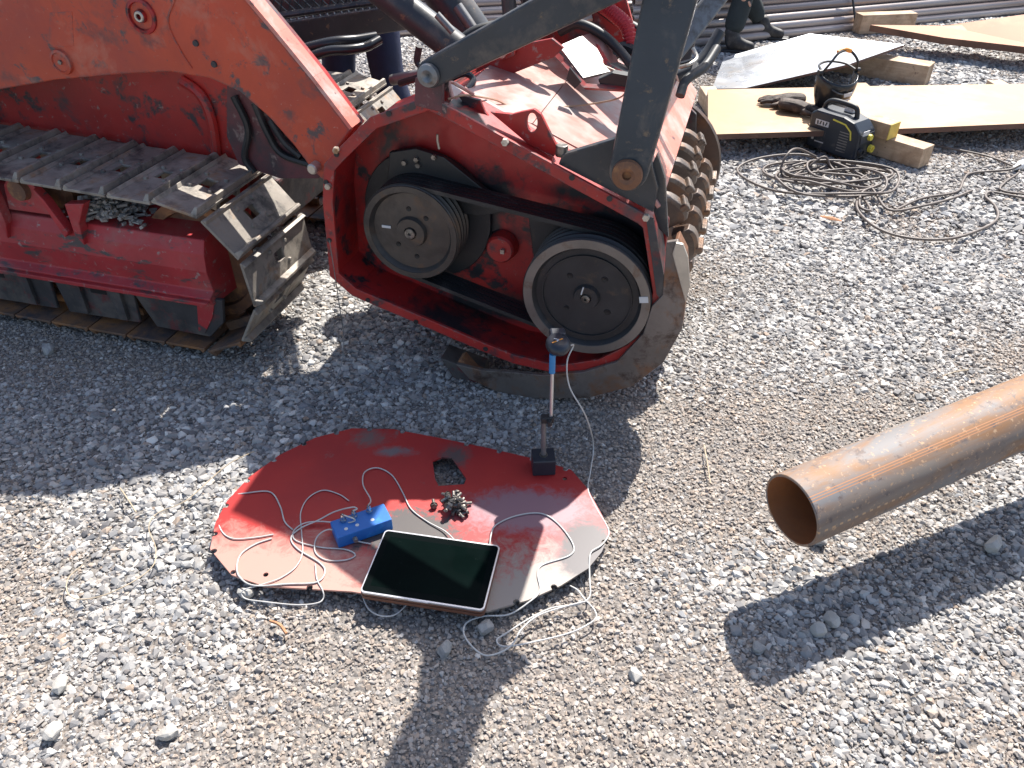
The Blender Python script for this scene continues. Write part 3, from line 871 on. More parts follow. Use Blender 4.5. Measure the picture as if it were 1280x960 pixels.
# lug with an oval hole on the near edge
lug = uw((-0.206,0.060,0.910), (-0.142,0.060,0.909), (-0.115,0.060,0.918), (-0.079,0.060,0.928), (-0.061,0.060,0.916), (-0.008,0.060,0.822), (-0.021,0.060,0.802), (-0.096,0.060,0.831))
cx, cz = (-0.085,0.060,0.892)[0], (-0.085,0.060,0.892)[2]
MB().prism([lug, [(cx + 0.015 * math.cos(t), cz + 0.026 * math.sin(t)) for t in [2 * math.pi * i / 20 for i in range(20)]]], 'y', 0.06, 0.075).build('lifting_lug', 'red', MU, 0.002)
MB().lathe([(0.0, 0.0), (-0.03, 0.0), (-0.03, 0.017), (0.0, 0.018)], ((0.006,0.030,0.823)[0], 0.04, (0.006,0.030,0.816)[2]), (0, 0, -1), 12).build('lug_bolt', 'bolt_steel', MU, 0.002)
MB().prism(uw((-0.313,0.100,0.937), (-0.247,0.100,0.927), (-0.233,0.100,0.895), (-0.154,0.100,0.816), (-0.201,0.100,0.830), (-0.283,0.100,0.891)), 'y', 0.10, 0.112).build('stiffener', 'red', MU, 0.002)
MB().tube([(-0.323,0.050,0.938), (-0.287,0.080,0.943), (-0.266,0.160,0.917), (-0.241,0.250,0.882), (-0.186,0.300,0.843), (-0.109,0.400,0.827), (-0.001,0.500,0.819), (0.087,0.500,0.846), (0.110,0.500,0.882)], 0.003, 6, 6).build('control_wire', 'wire_tan', MU)
MB().tube([(-0.305,0.040,0.946), (-0.322,0.060,0.982), (-0.313,0.080,0.973), (-0.272,0.120,0.935)], 0.005, 6).build('wire_guard', 'sunlit_pink', MU)
# arm bracket on the near edge
MB().prism(uw((0.012,0.040,0.826), (0.168,0.040,0.890), (0.244,0.040,0.855), (0.280,0.040,0.760), (0.275,0.040,0.690), (0.002,0.040,0.798)), 'y', 0.02, 0.045).build('arm_bracket', 'black_paint', MU, 0.003)
MB().prism(uw((0.239,0.050,0.768), (0.265,0.050,0.849), (0.294,0.050,0.781), (0.323,0.050,0.609), (0.294,0.050,0.632)), 'y', 0.04, 0.06).build('front_guard', 'black_paint', MU, 0.003)

# push bar: two pairs of flat arms meeting above
pa, pb = (0.207,-0.050,0.832), (0.256,0.020,1.223)
d = Vector((pb[0] - pa[0], pb[1] - pa[1], pb[2] - pa[2]))
top = Vector(pa) + d * 2.9
def flat_bar(name, a, b, w0, w1, th, m, ext=0.0, round_=True):
    a, b = Vector(a), Vector(b)
    t = (b - a).normalized()
    nrm = Vector((0, 1, 0))
    nrm = (nrm - t * nrm.dot(t)).normalized()
    s = t.cross(nrm)
    poly = []
    if round_:
        for i in range(13):
            an = math.pi / 2 + math.pi * i / 12
            poly.append((math.cos(an) * w0, math.sin(an) * w0))
    else:
        poly += [(0, w0), (0, -w0)]
    Ln = (b - a).length
    poly += [(Ln, -w1), (Ln, w1)]
    mm = MB()
    n = len(poly)
    vs = [a + t * p[0] + s * p[1] - nrm * th / 2 for p in poly] + [a + t * p[0] + s * p[1] + nrm * th / 2 for p in poly]
    mm.add(vs, [tuple(range(n)), tuple(reversed(range(n, 2 * n)))] + [(i, (i + 1) % n, (i + 1) % n + n, i + n) for i in range(n)])
    return mm.build(name, m, MU, 0.006)
flat_bar('push_bar_arm', pa, top, 0.050, 0.085, 0.06, 'black_paint')
MB().lathe([(0.0, 0.040), (-0.012, 0.038), (-0.016, 0.022), (-0.012, 0.012), (0.0, 0.011), (0.0, 0.0)], (pa[0], pa[1] - 0.034, pa[2]), (0, 1, 0), 28).build('pivot_pin', 'rust', MU, 0, 35)
qa, qb = (-0.332,-0.030,1.030), (0.031,-0.020,1.219)
dq = Vector(qb) - Vector(qa)
flat_bar('push_bar_arm', qa, Vector(qa) + dq * 1.45, 0.036, 0.050, 0.05, 'black_paint')
MB().lathe([(0.0, 0.030), (-0.012, 0.028), (-0.016, 0.016), (-0.012, 0.008), (0.0, 0.0)], (qa[0], qa[1] - 0.028, qa[2]), (0, 1, 0), 24).build('pivot_pin', 'grey_steel', MU, 0, 35)
ck = uw((-0.396,0.060,1.002), (-0.345,0.060,1.027), (-0.319,0.060,0.995), (-0.323,0.060,0.917), (-0.403,0.060,0.928))
MB().prism(ck, 'y', 0.052, 0.075).build('clevis', 'red', MU, 0.003)
MB().prism(ck, 'y', -0.002, 0.02).build('clevis', 'grime_shade_red', MU, 0.003)
# the far pair
off = Vector((0, W - 0.12, 0))
flat_bar('push_bar_arm', Vector(pa) + off + Vector((0, 0.03, 0)), top + off, 0.05, 0.05, 0.04, 'black_paint')
flat_bar('push_bar_arm', Vector(qa) + off, Vector(qa) + dq * 1.45 + off, 0.036, 0.05, 0.05, 'black_paint')
MB().tube([top + Vector((0, -0.05, 0)), top + off + Vector((0, 0.05, 0))], 0.04, 16).build('push_bar_tube', 'black_paint', MU, 0, 40)
gp = Vector(qa) + dq * 1.35
MB().prism([(gp.x - 0.05, gp.z - 0.02), (gp.x + 0.25, gp.z + 0.10), (top.x - 0.02, top.z - 0.3), (top.x - 0.12, top.z - 0.35)], 'y', 0.03, 0.05).build('push_bar_gusset', 'black_paint', MU, 0.003)
# slanted grey stay behind the main arm
flat_bar('stay', (0.216,0.350,0.977), (0.375,0.550,1.196), 0.03, 0.03, 0.03, 'grey_steel')
MB().tube([(0.299,0.400,1.031), (0.315,0.380,1.011), (0.299,0.350,1.000), (0.269,0.350,0.989)], 0.005, 8, 4).build('hose_fitting', 'bright_steel', MU)
MB().tube([(0.265,0.450,0.968), (0.306,0.450,0.980), (0.308,0.400,0.962)], 0.011, 8, 3).build('hose_fitting', 'black_gloss', MU)
# hydraulic pipes and hoses
MB().tube([(-0.369,0.850,0.915), (-0.101,0.950,0.979)], 0.012, 10).build('hydraulic_pipe', 'bright_steel', MU)
MB().tube([(-0.383,0.900,0.936), (-0.112,1.000,0.990)], 0.010, 10).build('hydraulic_pipe', 'grey_steel', MU)
hz = []
HP = catmull([(-0.102,0.900,1.065), (-0.061,0.900,1.032), (-0.011,0.880,1.009), (0.043,0.840,0.979), (0.071,0.800,0.918)], 12)
MB().tube(HP, [0.026 if i % 2 else 0.021 for i in range(len(HP))], 12).build('corrugated_hose', 'hose_red', MU)
MB().tube([(-0.326,0.700,0.941), (-0.280,0.740,0.965), (-0.246,0.780,0.985)], 0.022, 8, 3).build('hose_fitting', 'black_gloss', MU)
MB().tube([(-0.319,0.800,0.966), (-0.296,0.780,0.925), (-0.239,0.760,0.922)], 0.018, 8, 3).build('hose_fitting', 'black_gloss', MU)
MB().tube([(-0.425,0.300,0.909), (-0.379,0.350,0.923), (-0.349,0.350,0.907), (-0.353,0.300,0.891)], 0.010, 8, 5).build('hydraulic_hose', 'black_gloss', MU)
MB().tube([(-0.488,0.500,0.886), (-0.420,0.550,0.919), (-0.353,0.550,0.938)], 0.016, 8, 5).build('hydraulic_hose', 'grey_steel', MU)
MB().tube([(-0.000,0.750,0.894), (0.038,0.800,0.921), (0.091,0.780,0.914)], 0.022, 8, 5).build('hydraulic_hose', 'black_rubber', MU)

for hp_, hr_, hm_ in (([(-0.534,0.600,0.904), (-0.455,0.660,0.972), (-0.360,0.720,0.990), (-0.263,0.760,0.972), (-0.183,0.800,0.994)], 0.015, 'black_rubber'),
                      ([(-0.182,0.800,0.959), (-0.117,0.780,0.992), (-0.041,0.760,0.976), (0.025,0.740,0.939), (0.095,0.660,0.903)], 0.016, 'black_rubber'),
                      ([(-0.104,0.980,1.020), (-0.007,0.900,0.989), (0.087,0.850,0.964), (0.117,0.800,0.901)], 0.018, 'black_rubber'),
                      ([(0.287,0.300,0.925), (0.296,0.340,0.959), (0.337,0.420,0.977), (0.362,0.500,1.012)], 0.014, 'black_rubber'),
                      ([(0.256,0.500,0.922), (0.299,0.520,0.944), (0.334,0.560,0.983), (0.361,0.600,1.035)], 0.018, 'black_paint')):
    MB().tube(hp_, hr_, 10, 6).build('hydraulic_hose', hm_, MU, 0, 40)

# invented tower above the arms, added out of view to shade the cover plate
MB().tube([(-0.30, 0.60, 0.97), (-0.32, 0.60, 1.20), (-0.33, 0.60, 1.80)], 0.022, 12).build('added_shade_post', 'black_paint', MU, 0, 40)
MB().prism([(-0.42, 1.94), (-0.50, 1.52), (-0.22, 1.56), (-0.05, 1.72), (0.0, 2.05)], 'y', 0.622, 0.636).build('added_shade_plate', 'black_paint', MU, 0.004)
for q in (0.0, 0.05, 0.10):  # hoses added to go with the invented shading tower
    MB().tube([(-0.30 + q, 0.645, 1.02), (-0.36 + q, 0.66, 1.35), (-0.36 + q, 0.68, 1.66), (-0.44 + q, 0.76, 1.74), (-0.62 + q, 0.84, 1.52), (-0.86, 0.90 + q, 1.18)], 0.014, 8, 6).build('hydraulic_hose', 'black_rubber', MU, 0, 40)

# rotor: drum with slanted cutter fins
RC = (0.135, 0.395)
dr = MB().lathe([(0.0, 0.0), (0.0, 0.20), (0.85, 0.20), (0.85, 0.0)], (RC[0], 0.24, RC[1]), (0, 1, 0), 40).build('rotor_drum', 'rust', MU, 0, 30)
for k in range(9):
    y0 = 0.12 + 0.150 * k
    m_ = MB()
    teeth = []
    for a0, a1, dy, ro in ((112, 66, 0.0, 0.272), (62, 32, 0.022, 0.276), (26, -6, -0.006, 0.270), (-12, -50, 0.016, 0.276), (-54, -110, 0.0, 0.272)):
        vs, fs = [], []
        ns = 9
        mid = y0 + dy + 0.12 * (R(70) - R((a0 + a1) / 2))
        if not 0.27 < mid < 1.06:
            continue
        for i in range(ns):
            a = R(a0 + (a1 - a0) * i / (ns - 1))
            yy = y0 + dy + 0.12 * (R(70) - a)
            e = 1 - 0.06 * abs(2 * i / (ns - 1) - 1) ** 4
            for rr, t in ((0.19, -0.036), (ro * e - 0.012, -0.029), (ro * e, -0.020), (ro * e, 0.020), (ro * e - 0.012, 0.029), (0.19, 0.036)):
                vs.append((RC[0] + rr * math.cos(a), yy + t, RC[1] + rr * math.sin(a)))
        for i in range(ns - 1):
            for q in range(6):
                q2 = (q + 1) % 6
                fs.append((i * 6 + q, i * 6 + q2, (i + 1) * 6 + q2, (i + 1) * 6 + q))
        fs += [tuple(range(6)), tuple(reversed(range((ns - 1) * 6, ns * 6)))]
        m_.add(vs, fs)
        a = R(a0 + (a1 - a0) * 0.62)
        yy = y0 + dy + 0.12 * (R(70) - a)
        rot = Matrix.Rotation(-a, 3, 'Y') @ Matrix.Rotation(R(24), 3, 'X')
        teeth.append(((RC[0] + (ro - 0.004) * math.cos(a), yy, RC[1] + (ro - 0.004) * math.sin(a)), rot))
    if m_.v:
        fn = m_.build('cutter_fin', ['rotor_steel', 'tooth_steel'], dr, 0.002, 35)
        for q in fn.data.polygons:
            if math.hypot(q.center.x - RC[0], q.center.z - RC[1]) > 0.2545:
                q.material_index = 1
        for c_, rot in teeth:
            MB().box(c_, (0.036, 0.050, 0.026), rot).box((Vector(c_) + rot @ Vector((-0.004, 0, -0.018))), (0.034, 0.036, 0.02), rot).build('tooth', 'tooth_steel', MU, 0.005)
MB().lathe([(0.0, 0.0), (0.0, 0.285), (0.02, 0.29), (0.02, 0.0)], (RC[0], W + 0.025, RC[1]), (0, 1, 0), 48).build('end_disc', 'rotor_steel', MU, 0, 30)

# ------------------------------------------------------------ tracked carrier
CA = thing('tracked_carrier', 'red tracked carrier with steel crawler tracks and curved loader arm behind the mulcher', 'tracked vehicle', (-1.857,3.137,0), YAW)
KU, KN = -2.2, 0.5
def k3(u, n, w):
    return (u - KU, n - KN, w)

def shoe_mesh():
    L, Wd, t = 0.158, 0.40, 0.010
    m = MB()
    # plate with a square mud hole
    hx, hy = 0.020, 0.028
    o = [(-L / 2, -Wd / 2 + 0.0), (L / 2, -Wd / 2 + 0.0), (L / 2, Wd / 2), (-L / 2, Wd / 2)]
    h = [(-hx - 0.01, -hy), (hx - 0.01, -hy), (hx - 0.01, hy), (-hx - 0.01, hy)]
    m.prism([o, h], 'z', 0, t)
    # grouser rib, bent lip on the leading edge and a cut outer corner
    m.add([(L / 2 - 0.024, -Wd / 2, t), (L / 2 - 0.002, -Wd / 2, t), (L / 2 - 0.006, -Wd / 2 + 0.012, t + 0.022), (L / 2 - 0.016, -Wd / 2 + 0.012, t + 0.022),
           (L / 2 - 0.024, Wd / 2, t), (L / 2 - 0.002, Wd / 2, t), (L / 2 - 0.006, Wd / 2 - 0.012, t + 0.022), (L / 2 - 0.016, Wd / 2 - 0.012, t + 0.022)],
          [(0, 1, 2, 3), (4, 7, 6, 5), (0, 4, 5, 1), (1, 5, 6, 2), (2, 6, 7, 3), (3, 7, 4, 0)])
    m.add([(-L / 2 + 0.002, -Wd / 2, t), (-L / 2 + 0.020, -Wd / 2, t), (-L / 2 + 0.010, -Wd / 2, t + 0.012),
           (-L / 2 + 0.002, Wd / 2, t), (-L / 2 + 0.020, Wd / 2, t), (-L / 2 + 0.010, Wd / 2, t + 0.012)],
          [(0, 1, 2), (3, 5, 4), (0, 3, 4, 1), (1, 4, 5, 2), (2, 5, 3, 0)])
    for bx in (-0.045, 0.028):
        for by in (-0.048, 0.048):
            m.lathe([(t, 0.009), (t + 0.008, 0.008), (t + 0.008, 0.0)], (bx, by, 0), (0, 0, 1), 6)
    # link lugs on the inside
    m.box((0, -0.06, -0.018), (0.13, 0.022, 0.034))
    m.box((0, 0.06, -0.018), (0.13, 0.022, 0.034))
    return m

def track(n_mid, label_y):
    c1, r1 = Vector((-1.255, 0.312)), 0.268
    c2, r2 = Vector((-3.25, 0.345)), 0.300
    d = c1 - c2
    D = d.length
    a = math.atan2(d.y, d.x)
    ph = math.acos((r2 - r1) / D)
    pts = []
    for i in range(41):
        t = a + ph - 2 * ph * i / 40
        pts.append(c1 + Vector((math.cos(t), math.sin(t))) * r1)
    for i in range(41):
        t = a - ph - (2 * math.pi - 2 * ph) * i / 40
        pts.append(c2 + Vector((math.cos(t), math.sin(t))) * r2)
    pts.append(pts[0])
    tot = sum((pts[i + 1] - pts[i]).length for i in range(len(pts) - 1))
    n = round(tot / 0.166)
    step = tot / n
    tr = bpy.data.objects.new('crawler_track', None)
    col.objects.link(tr)
    tr.parent = CA
    first = None
    for q in range(n):
        s = step * (q + 0.35)
        i = 0
        while s > (pts[i + 1] - pts[i]).length:
            s -= (pts[i + 1] - pts[i]).length
            i += 1
        t = (pts[i + 1] - pts[i]).normalized()
        p = pts[i] + t * s
        # chord direction over one pitch
        nrm = Vector((-t.y, t.x))
        x = Vector((t.x, 0, t.y))
        z = Vector((nrm.x, 0, nrm.y))
        y = z.cross(x)
        mm = Matrix((x, y, z)).transposed().to_4x4()
        mm.translation = Vector(k3(p.x, n_mid, p.y))
        if first is None:
            first = track.proto.copy() if getattr(track, 'proto', None) else shoe_mesh().build('track_shoe', 'shoe_steel', tr, 0.0018)
            if getattr(track, 'proto', None):
                col.objects.link(first)
                first.parent = tr
            track.proto = first
            ob = first
        else:
            ob = first.copy()
            col.objects.link(ob)
            ob.parent = tr
        ob.matrix_local = mm
        if p.y < 0.16:
            if track.rusty is None:
                track.rusty = ob.data.copy()
                track.rusty.materials.clear()
                track.rusty.materials.append(M['shoe_rust'])
            ob.data = track.rusty
    # idler and sprocket
    for c, r in ((c1, r1 - 0.05), (c2, r2 - 0.05)):
        MB().lathe([(-0.045, 0.0), (-0.05, 0.07), (-0.03, 0.09), (-0.03, r - 0.04), (-0.05, r - 0.035), (-0.05, r), (0.05, r), (0.05, r - 0.035), (0.03, r - 0.04), (0.03, 0.09), (0.05, 0.07), (0.045, 0.0)],
                   k3(c.x, n_mid, c.y), (0, 1, 0), 36).build('idler_wheel', 'rust', CA, 0, 30)
    MB().lathe([(-0.07, 0.0), (-0.07, 0.06), (-0.05, 0.075), (0.05, 0.075), (0.07, 0.06), (0.07, 0.0)], k3(-1.80, n_mid, 0.505), (0, 1, 0), 24).build('carrier_roller', 'rust', CA, 0, 30)
track.rusty = None
NT = 0.080
track(NT, 0)
track(NT + 1.08, 1)
# track frame on the near side
def uprism(name, pts, n0, n1, m, bev=0.003):
    return MB().prism([(p[0] - KU, p[1]) for p in pts], 'y', n0 - KN, n1 - KN).build(name, m, CA, bev)
def uk(*pts):
    return [(p[0], p[2]) for p in pts]
bt = uk((-1.097,-0.060,0.479), (-1.779,-0.060,0.430), (-2.206,-0.060,0.405))
MB().prism([(p[0] - 0, p[1]) for p in [(-0.055 - KN, 0.445), (0.14 - KN, 0.46), (0.14 - KN, 0.20), (-0.09 - KN, 0.215), (-0.105 - KN, 0.245), (-0.075 - KN, 0.262), (-0.085 - KN, 0.34), (-0.075 - KN, 0.40)]], 'z', 0, 2.0,
           Matrix(((0, 0, 1, -3.16 - KU), (1, 0, 0, 0), (0, 1, 0, 0), (0, 0, 0, 1)))).build('track_frame', 'beam_red', CA, 0.004)
uprism('frame_lip', [(-3.15, 0.222), (-1.18, 0.222), (-1.16, 0.238), (-3.15, 0.238)], -0.118, -0.088, 'beam_red')
# rock guards and skirt plates below the frame
for i, (u0, u1) in enumerate(((-3.1, -2.42), (-2.40, -1.86), (-1.84, -1.50))):
    uprism('rock_guard', [(u0, 0.215), (u1, 0.215), (u1 - 0.015, 0.075), (u0 + 0.015, 0.07)], -0.075, -0.062, 'grime')
    for f in (0.3, 0.8):
        uu = u0 + (u1 - u0) * f
        uprism('rock_guard_rib', [(uu - 0.022, 0.21), (uu + 0.022, 0.21), (uu + 0.018, 0.085), (uu - 0.018, 0.085)], -0.092, -0.076, 'grime')
    uu = u0 + (u1 - u0) * 0.55
    uprism('slot', [(uu - 0.035, 0.20), (uu + 0.035, 0.20), (uu + 0.033, 0.175), (uu - 0.033, 0.175)], -0.0765, -0.0745, 'pulley_dark_plain', 0)
uprism('end_guard', [(-1.50, 0.215), (-1.13, 0.235), (-1.15, 0.14), (-1.22, 0.07), (-1.44, 0.075)], -0.080, -0.064, 'grime')
uprism('end_guard_paint', [(-1.235, 0.205), (-1.165, 0.215), (-1.185, 0.16), (-1.235, 0.085), (-1.26, 0.09)], -0.084, -0.0805, 'beam_red', 0.001)
for u0 in (-2.9, -2.55, -2.2, -1.85, -1.5):
    MB().lathe([(-0.10, 0.0), (-0.10, 0.06), (-0.07, 0.075), (0.07, 0.075), (0.10, 0.06), (0.10, 0.0)], k3(u0, NT, 0.155), (0, 1, 0), 20).build('track_roller', 'rust', CA, 0, 30)
# carrier roller bracket with gussets
uprism('roller_bracket', [(-1.93, 0.46), (-1.91, 0.55), (-1.86, 0.60), (-1.80, 0.59), (-1.76, 0.53), (-1.72, 0.46)], -0.06, -0.04, 'beam_red')
uprism('bracket_gusset', [(-1.96, 0.56), (-1.93, 0.57), (-1.93, 0.42), (-1.95, 0.36)], -0.095, -0.06, 'beam_red')
uprism('bracket_gusset', [(-1.75, 0.57), (-1.72, 0.53), (-1.67, 0.42), (-1.69, 0.40)], -0.095, -0.06, 'beam_red')
uprism('bracket_gusset', [(-1.64, 0.53), (-1.56, 0.54), (-1.61, 0.46), (-1.62, 0.38), (-1.645, 0.42)], -0.095, -0.06, 'beam_red')
MB().lathe([(0.0, 0.0), (-0.02, 0.0), (-0.02, 0.035), (0.0, 0.04)], k3(-1.84, -0.06, 0.545), (0, 1, 0), 20).build('bracket_cap', 'rust', CA, 0, 30)
# wood chips caught on top of the frame
chips = MB()
rc = random.Random(5)
for i in range(420):
    u = rc.gauss(-1.58, 0.07)
    if not -1.75 < u < -1.2:
        continue
    hmax = 0.075 * math.exp(-((u + 1.59) / 0.09) ** 2) + 0.012
    q = Matrix.Rotation(rc.uniform(0, 6.28), 3, 'Z') @ Matrix.Rotation(rc.uniform(-0.8, 0.8), 3, 'X')
    chips.box(k3(u, rc.uniform(-0.05, 0.10), 0.452 + rc.random() * hmax), (rc.uniform(0.01, 0.035), rc.uniform(0.006, 0.014), rc.uniform(0.004, 0.010)), q)
tag(chips.build('wood_chips', 'stone', CA), None, None, kind='stuff')
# loader arm: plate with welded flange, lower end pinned to the head
arm_pts = uk((-3.366,0.120,0.582), (-2.432,0.120,0.730), (-1.969,0.120,0.812), (-1.719,0.120,0.863), (-1.458,0.120,0.900), (-1.269,0.120,0.922), (-1.129,0.120,0.913), (-1.031,0.120,0.880), (-0.948,0.120,0.814), (-0.873,0.120,0.728), (-0.824,0.120,0.655), (-0.790,0.120,0.624), (-0.735,0.120,0.721), (-0.671,0.120,0.795), (-0.776,0.120,0.935), (-0.872,0.120,1.051), (-0.964,0.120,1.158), (-1.036,0.120,1.260), (-1.176,0.120,1.323), (-1.724,0.120,1.317), (-2.873,0.120,1.190))
uprism('loader_arm', arm_pts, 0.12, 0.15, 'orange_red', 0.004)
fl = uk((-0.671,0.120,0.795), (-0.776,0.120,0.935), (-0.872,0.120,1.051), (-0.964,0.120,1.158), (-1.036,0.120,1.260), (-1.176,0.120,1.323), (-1.724,0.120,1.317), (-2.873,0.120,1.190))
fl2 = [(p[0] + 0.004, p[1] + 0.010) for p in fl]
m_ = MB()
for i in range(len(fl) - 1):
    m_.sheet([k3(fl[i][0], 0.115, fl[i][1] + 0.004), k3(fl[i + 1][0], 0.115, fl[i + 1][1] + 0.004), k3(fl[i + 1][0], 0.178, fl[i + 1][1] + 0.004), k3(fl[i][0], 0.178, fl[i][1] + 0.004)], 0.012)
m_.build('arm_flange', 'sunlit_pink', CA)
uprism('arm_inner_plate', [(p[0] + 0.0, p[1] - 0.004) for p in arm_pts], 0.20, 0.225, 'red', 0.003)
seam = catmull([(1.013,-0.381,1.130), (0.971,-0.381,1.067), (0.990,-0.381,0.992), (1.017,-0.381,0.938)], 4)
MB().tube(seam, 0.003, 6).build('weld_seam', 'orange_red', CA)
# pins and bosses on the arm
p = (0.883,-0.380,1.080)
MB().lathe([(0.0, 0.052), (-0.006, 0.050), (-0.008, 0.040), (0.006, 0.036), (0.006, 0.020), (-0.012, 0.018), (-0.012, 0.008), (-0.004, 0.007), (-0.004, 0.0)], p, (0, 1, 0), 32).build('pin_boss', 'red_inner', CA, 0, 30)
MB().lathe([(-0.013, 0.016), (-0.016, 0.014), (-0.016, 0.009), (-0.013, 0.008)], p, (0, 1, 0), 24, True).build('pin_end', 'bright_steel', CA, 0, 30)
p = (0.532,-0.380,0.924)
MB().lathe([(0.0, 0.040), (-0.010, 0.038), (-0.012, 0.030), (-0.008, 0.028), (-0.008, 0.0)], p, (0, 1, 0), 28).build('pin_boss', 'orange_red', CA, 0, 30)
MB().sheet([(0.494,-0.381,0.963), (0.597,-0.381,0.975), (0.633,-0.381,1.079), (0.546,-0.381,1.070)], 0.003).build('pad_plate', 'orange_red', CA, 0.001)
MB().lathe([(-0.008, 0.008), (-0.014, 0.007), (-0.014, 0.0)], p, (0, 1, 0), 6).build('bolt', 'bolt_steel', CA)
for q in ((1.100,-0.380,0.957), (1.052,-0.380,1.014)):
    MB().lathe([(0.0, 0.010), (-0.006, 0.009), (-0.006, 0.0)], q, (0, 1, 0), 12).build('plug', 'grime', CA)
p = (1.395,-0.400,0.670)
MB().lathe([(0.06, 0.017), (-0.012, 0.017), (-0.016, 0.013), (-0.016, 0.0)], p, (0, 1, 0), 16).build('pin_end', 'bright_steel', CA, 0, 30)
for hp_ in ([(1.073,-0.280,0.831), (1.102,-0.280,0.730), (1.066,-0.280,0.628), (1.091,-0.280,0.575)], [(1.145,-0.280,0.817), (1.172,-0.280,0.723), (1.211,-0.280,0.654), (1.313,-0.280,0.627)], [(1.192,-0.280,0.765), (1.231,-0.280,0.694), (1.282,-0.280,0.651)]):
    MB().tube(hp_, 0.012, 8, 6).build('hydraulic_hose', 'black_rubber', CA, 0, 40)
# coupling plate; the second plate's dark red stands for shaded machinery behind the arm
uprism('coupler_and_shade', uk((-0.884,0.200,0.637), (-0.708,0.200,0.760), (-0.701,0.200,0.603), (-0.838,0.200,0.559)), 0.235, 0.27, 'grime')
uprism('coupler_and_shade', uk((-1.150,0.240,0.874), (-1.028,0.240,0.834), (-0.796,0.240,0.672), (-0.870,0.240,0.576), (-1.025,0.240,0.559), (-1.173,0.240,0.591), (-1.197,0.240,0.687)), 0.232, 0.25, 'grime_shade_red')
# body panel, belly and engine housing
uprism('body_panel', [(-3.6, 0.22), (-1.24, 0.30), (-1.18, 0.62), (-1.16, 0.96), (-1.30, 1.10), (-3.6, 1.30)], 0.30, 0.32, 'red')
uprism('body_panel', [(-3.6, 0.22), (-1.18, 0.30), (-1.40, 0.55), (-1.42, 0.70), (-1.5, 0.8), (-3.6, 0.85)], 0.96, 0.98, 'red')
MB().tube([(0.830,-0.210,0.844), (0.893,-0.210,0.802), (0.915,-0.210,0.723), (0.903,-0.210,0.603), (0.883,-0.210,0.528)], 0.018, 8, 5).build('panel_edge_trim', 'red', CA)
MB().box(k3(-2.5, 0.63, 0.55), (2.4, 0.60, 0.55)).build('hull', 'grime', CA, 0.02)
uprism('hull_nose', [(-1.30, 0.28), (-1.12, 0.32), (-1.10, 0.50), (-1.30, 0.60)], 0.335, 0.94, 'grime', 0.01)
# cab with mesh guard over the window, above the hull
MB().box(k3(-2.45, 0.72, 1.45), (1.7, 0.78, 1.2)).build('cab', 'red', CA, 0.05)
GA, GB, GC = Vector((0.698,0.250,0.961)), Vector((1.314,0.450,1.001)), Vector((1.314,0.450,1.001))
gx = Vector((1.192,0.850,0.923)) - Vector((0.727,0.450,0.895))
go_ = Vector((0.727,0.450,0.895))
gdir = gx.normalized()
gl = gx.length
gup = Vector((-0.30, 0.0, 0.95)).normalized()
gm = MB()
H_ = 0.34
sp_ = 0.034
k = -int(H_ / sp_)
while k * sp_ < gl:
    for sgn in (1, -1):
        a0, b0 = (k * sp_, 0.0), (k * sp_ + H_ * 0.62, H_)
        if sgn < 0:
            a0, b0 = (k * sp_ + H_ * 0.62, 0.0), (k * sp_, H_)
        # clip to the frame
        (x0, y0), (x1, y1) = a0, b0
        t0, t1 = 0.0, 1.0
        dx = x1 - x0
        for edge, sg in ((0.0, 1), (gl, -1)):
            va, vb = sg * (x0 - edge), sg * (x1 - edge)
            if va < 0 and vb < 0:
                t0, t1 = 1, 0
            elif va < 0:
                t0 = max(t0, va / (va - vb))
            elif vb < 0:
                t1 = min(t1, va / (va - vb))
        if t1 - t0 > 0.02:
            A = go_ + gdir * (x0 + dx * t0) + gup * ((y1 - y0) * t0 + y0)
            B = go_ + gdir * (x0 + dx * t1) + gup * ((y1 - y0) * t1 + y0)
            gm.tube([A, B], 0.0032, 4)
    k += 1
gobj = gm.build('window_mesh_guard', 'black_gloss', CA)
MB().tube([go_, go_ + gdir * gl], 0.014, 8).build('guard_frame', 'black_paint', CA)
MB().tube([go_ + gup * H_, go_ + gdir * gl + gup * H_], 0.014, 8).build('guard_frame', 'black_paint', CA)
MB().tube([go_ + gdir * gl, go_ + gdir * gl + gup * H_], 0.014, 8).build('guard_frame', 'black_paint', CA)
bkn = gdir.cross(gup)
bk = bkn if bkn.y > 0 else -bkn
MB().sheet([go_ + bk * 0.09 + gup * -0.02, go_ + gdir * gl + bk * 0.09 + gup * -0.02, go_ + gdir * gl + bk * 0.09 + gup * 0.30, go_ + bk * 0.09 + gup * 0.30], 0.02).build('radiator_core', 'grime', CA)
MB().sheet([go_ - gup * 0.018 - bk * 0.02, go_ + gdir * gl - gup * 0.018 - bk * 0.02, go_ + gdir * gl - gup * 0.12 + bk * 0.03, go_ - gup * 0.12 + bk * 0.03], 0.02).build('guard_sill', 'black_paint', CA, 0.006)
kk = 0
m_ = MB()
while kk * 0.03 < gl - 0.05:
    m_.tube([go_ + gdir * (0.04 + kk * 0.03) - gup * 0.018 - bk * 0.026, go_ + gdir * (0.055 + kk * 0.03) - gup * 0.045 - bk * 0.018], 0.007, 5)
    kk += 1
m_.build('sill_louvres', 'grey_steel', CA)
# bent black rails under the guard
MB().tube([(1.029,0.160,0.851), (1.117,0.200,0.875), (1.189,0.240,0.887), (1.244,0.300,0.883), (1.295,0.360,0.884)], 0.020, 10, 6).build('bent_rail', 'black_gloss', CA, 0, 40)
MB().tube([(1.104,0.140,0.844), (1.184,0.180,0.868), (1.247,0.220,0.868), (1.290,0.280,0.868), (1.316,0.340,0.879)], 0.018, 10, 6).build('bent_rail', 'black_gloss', CA, 0, 40)
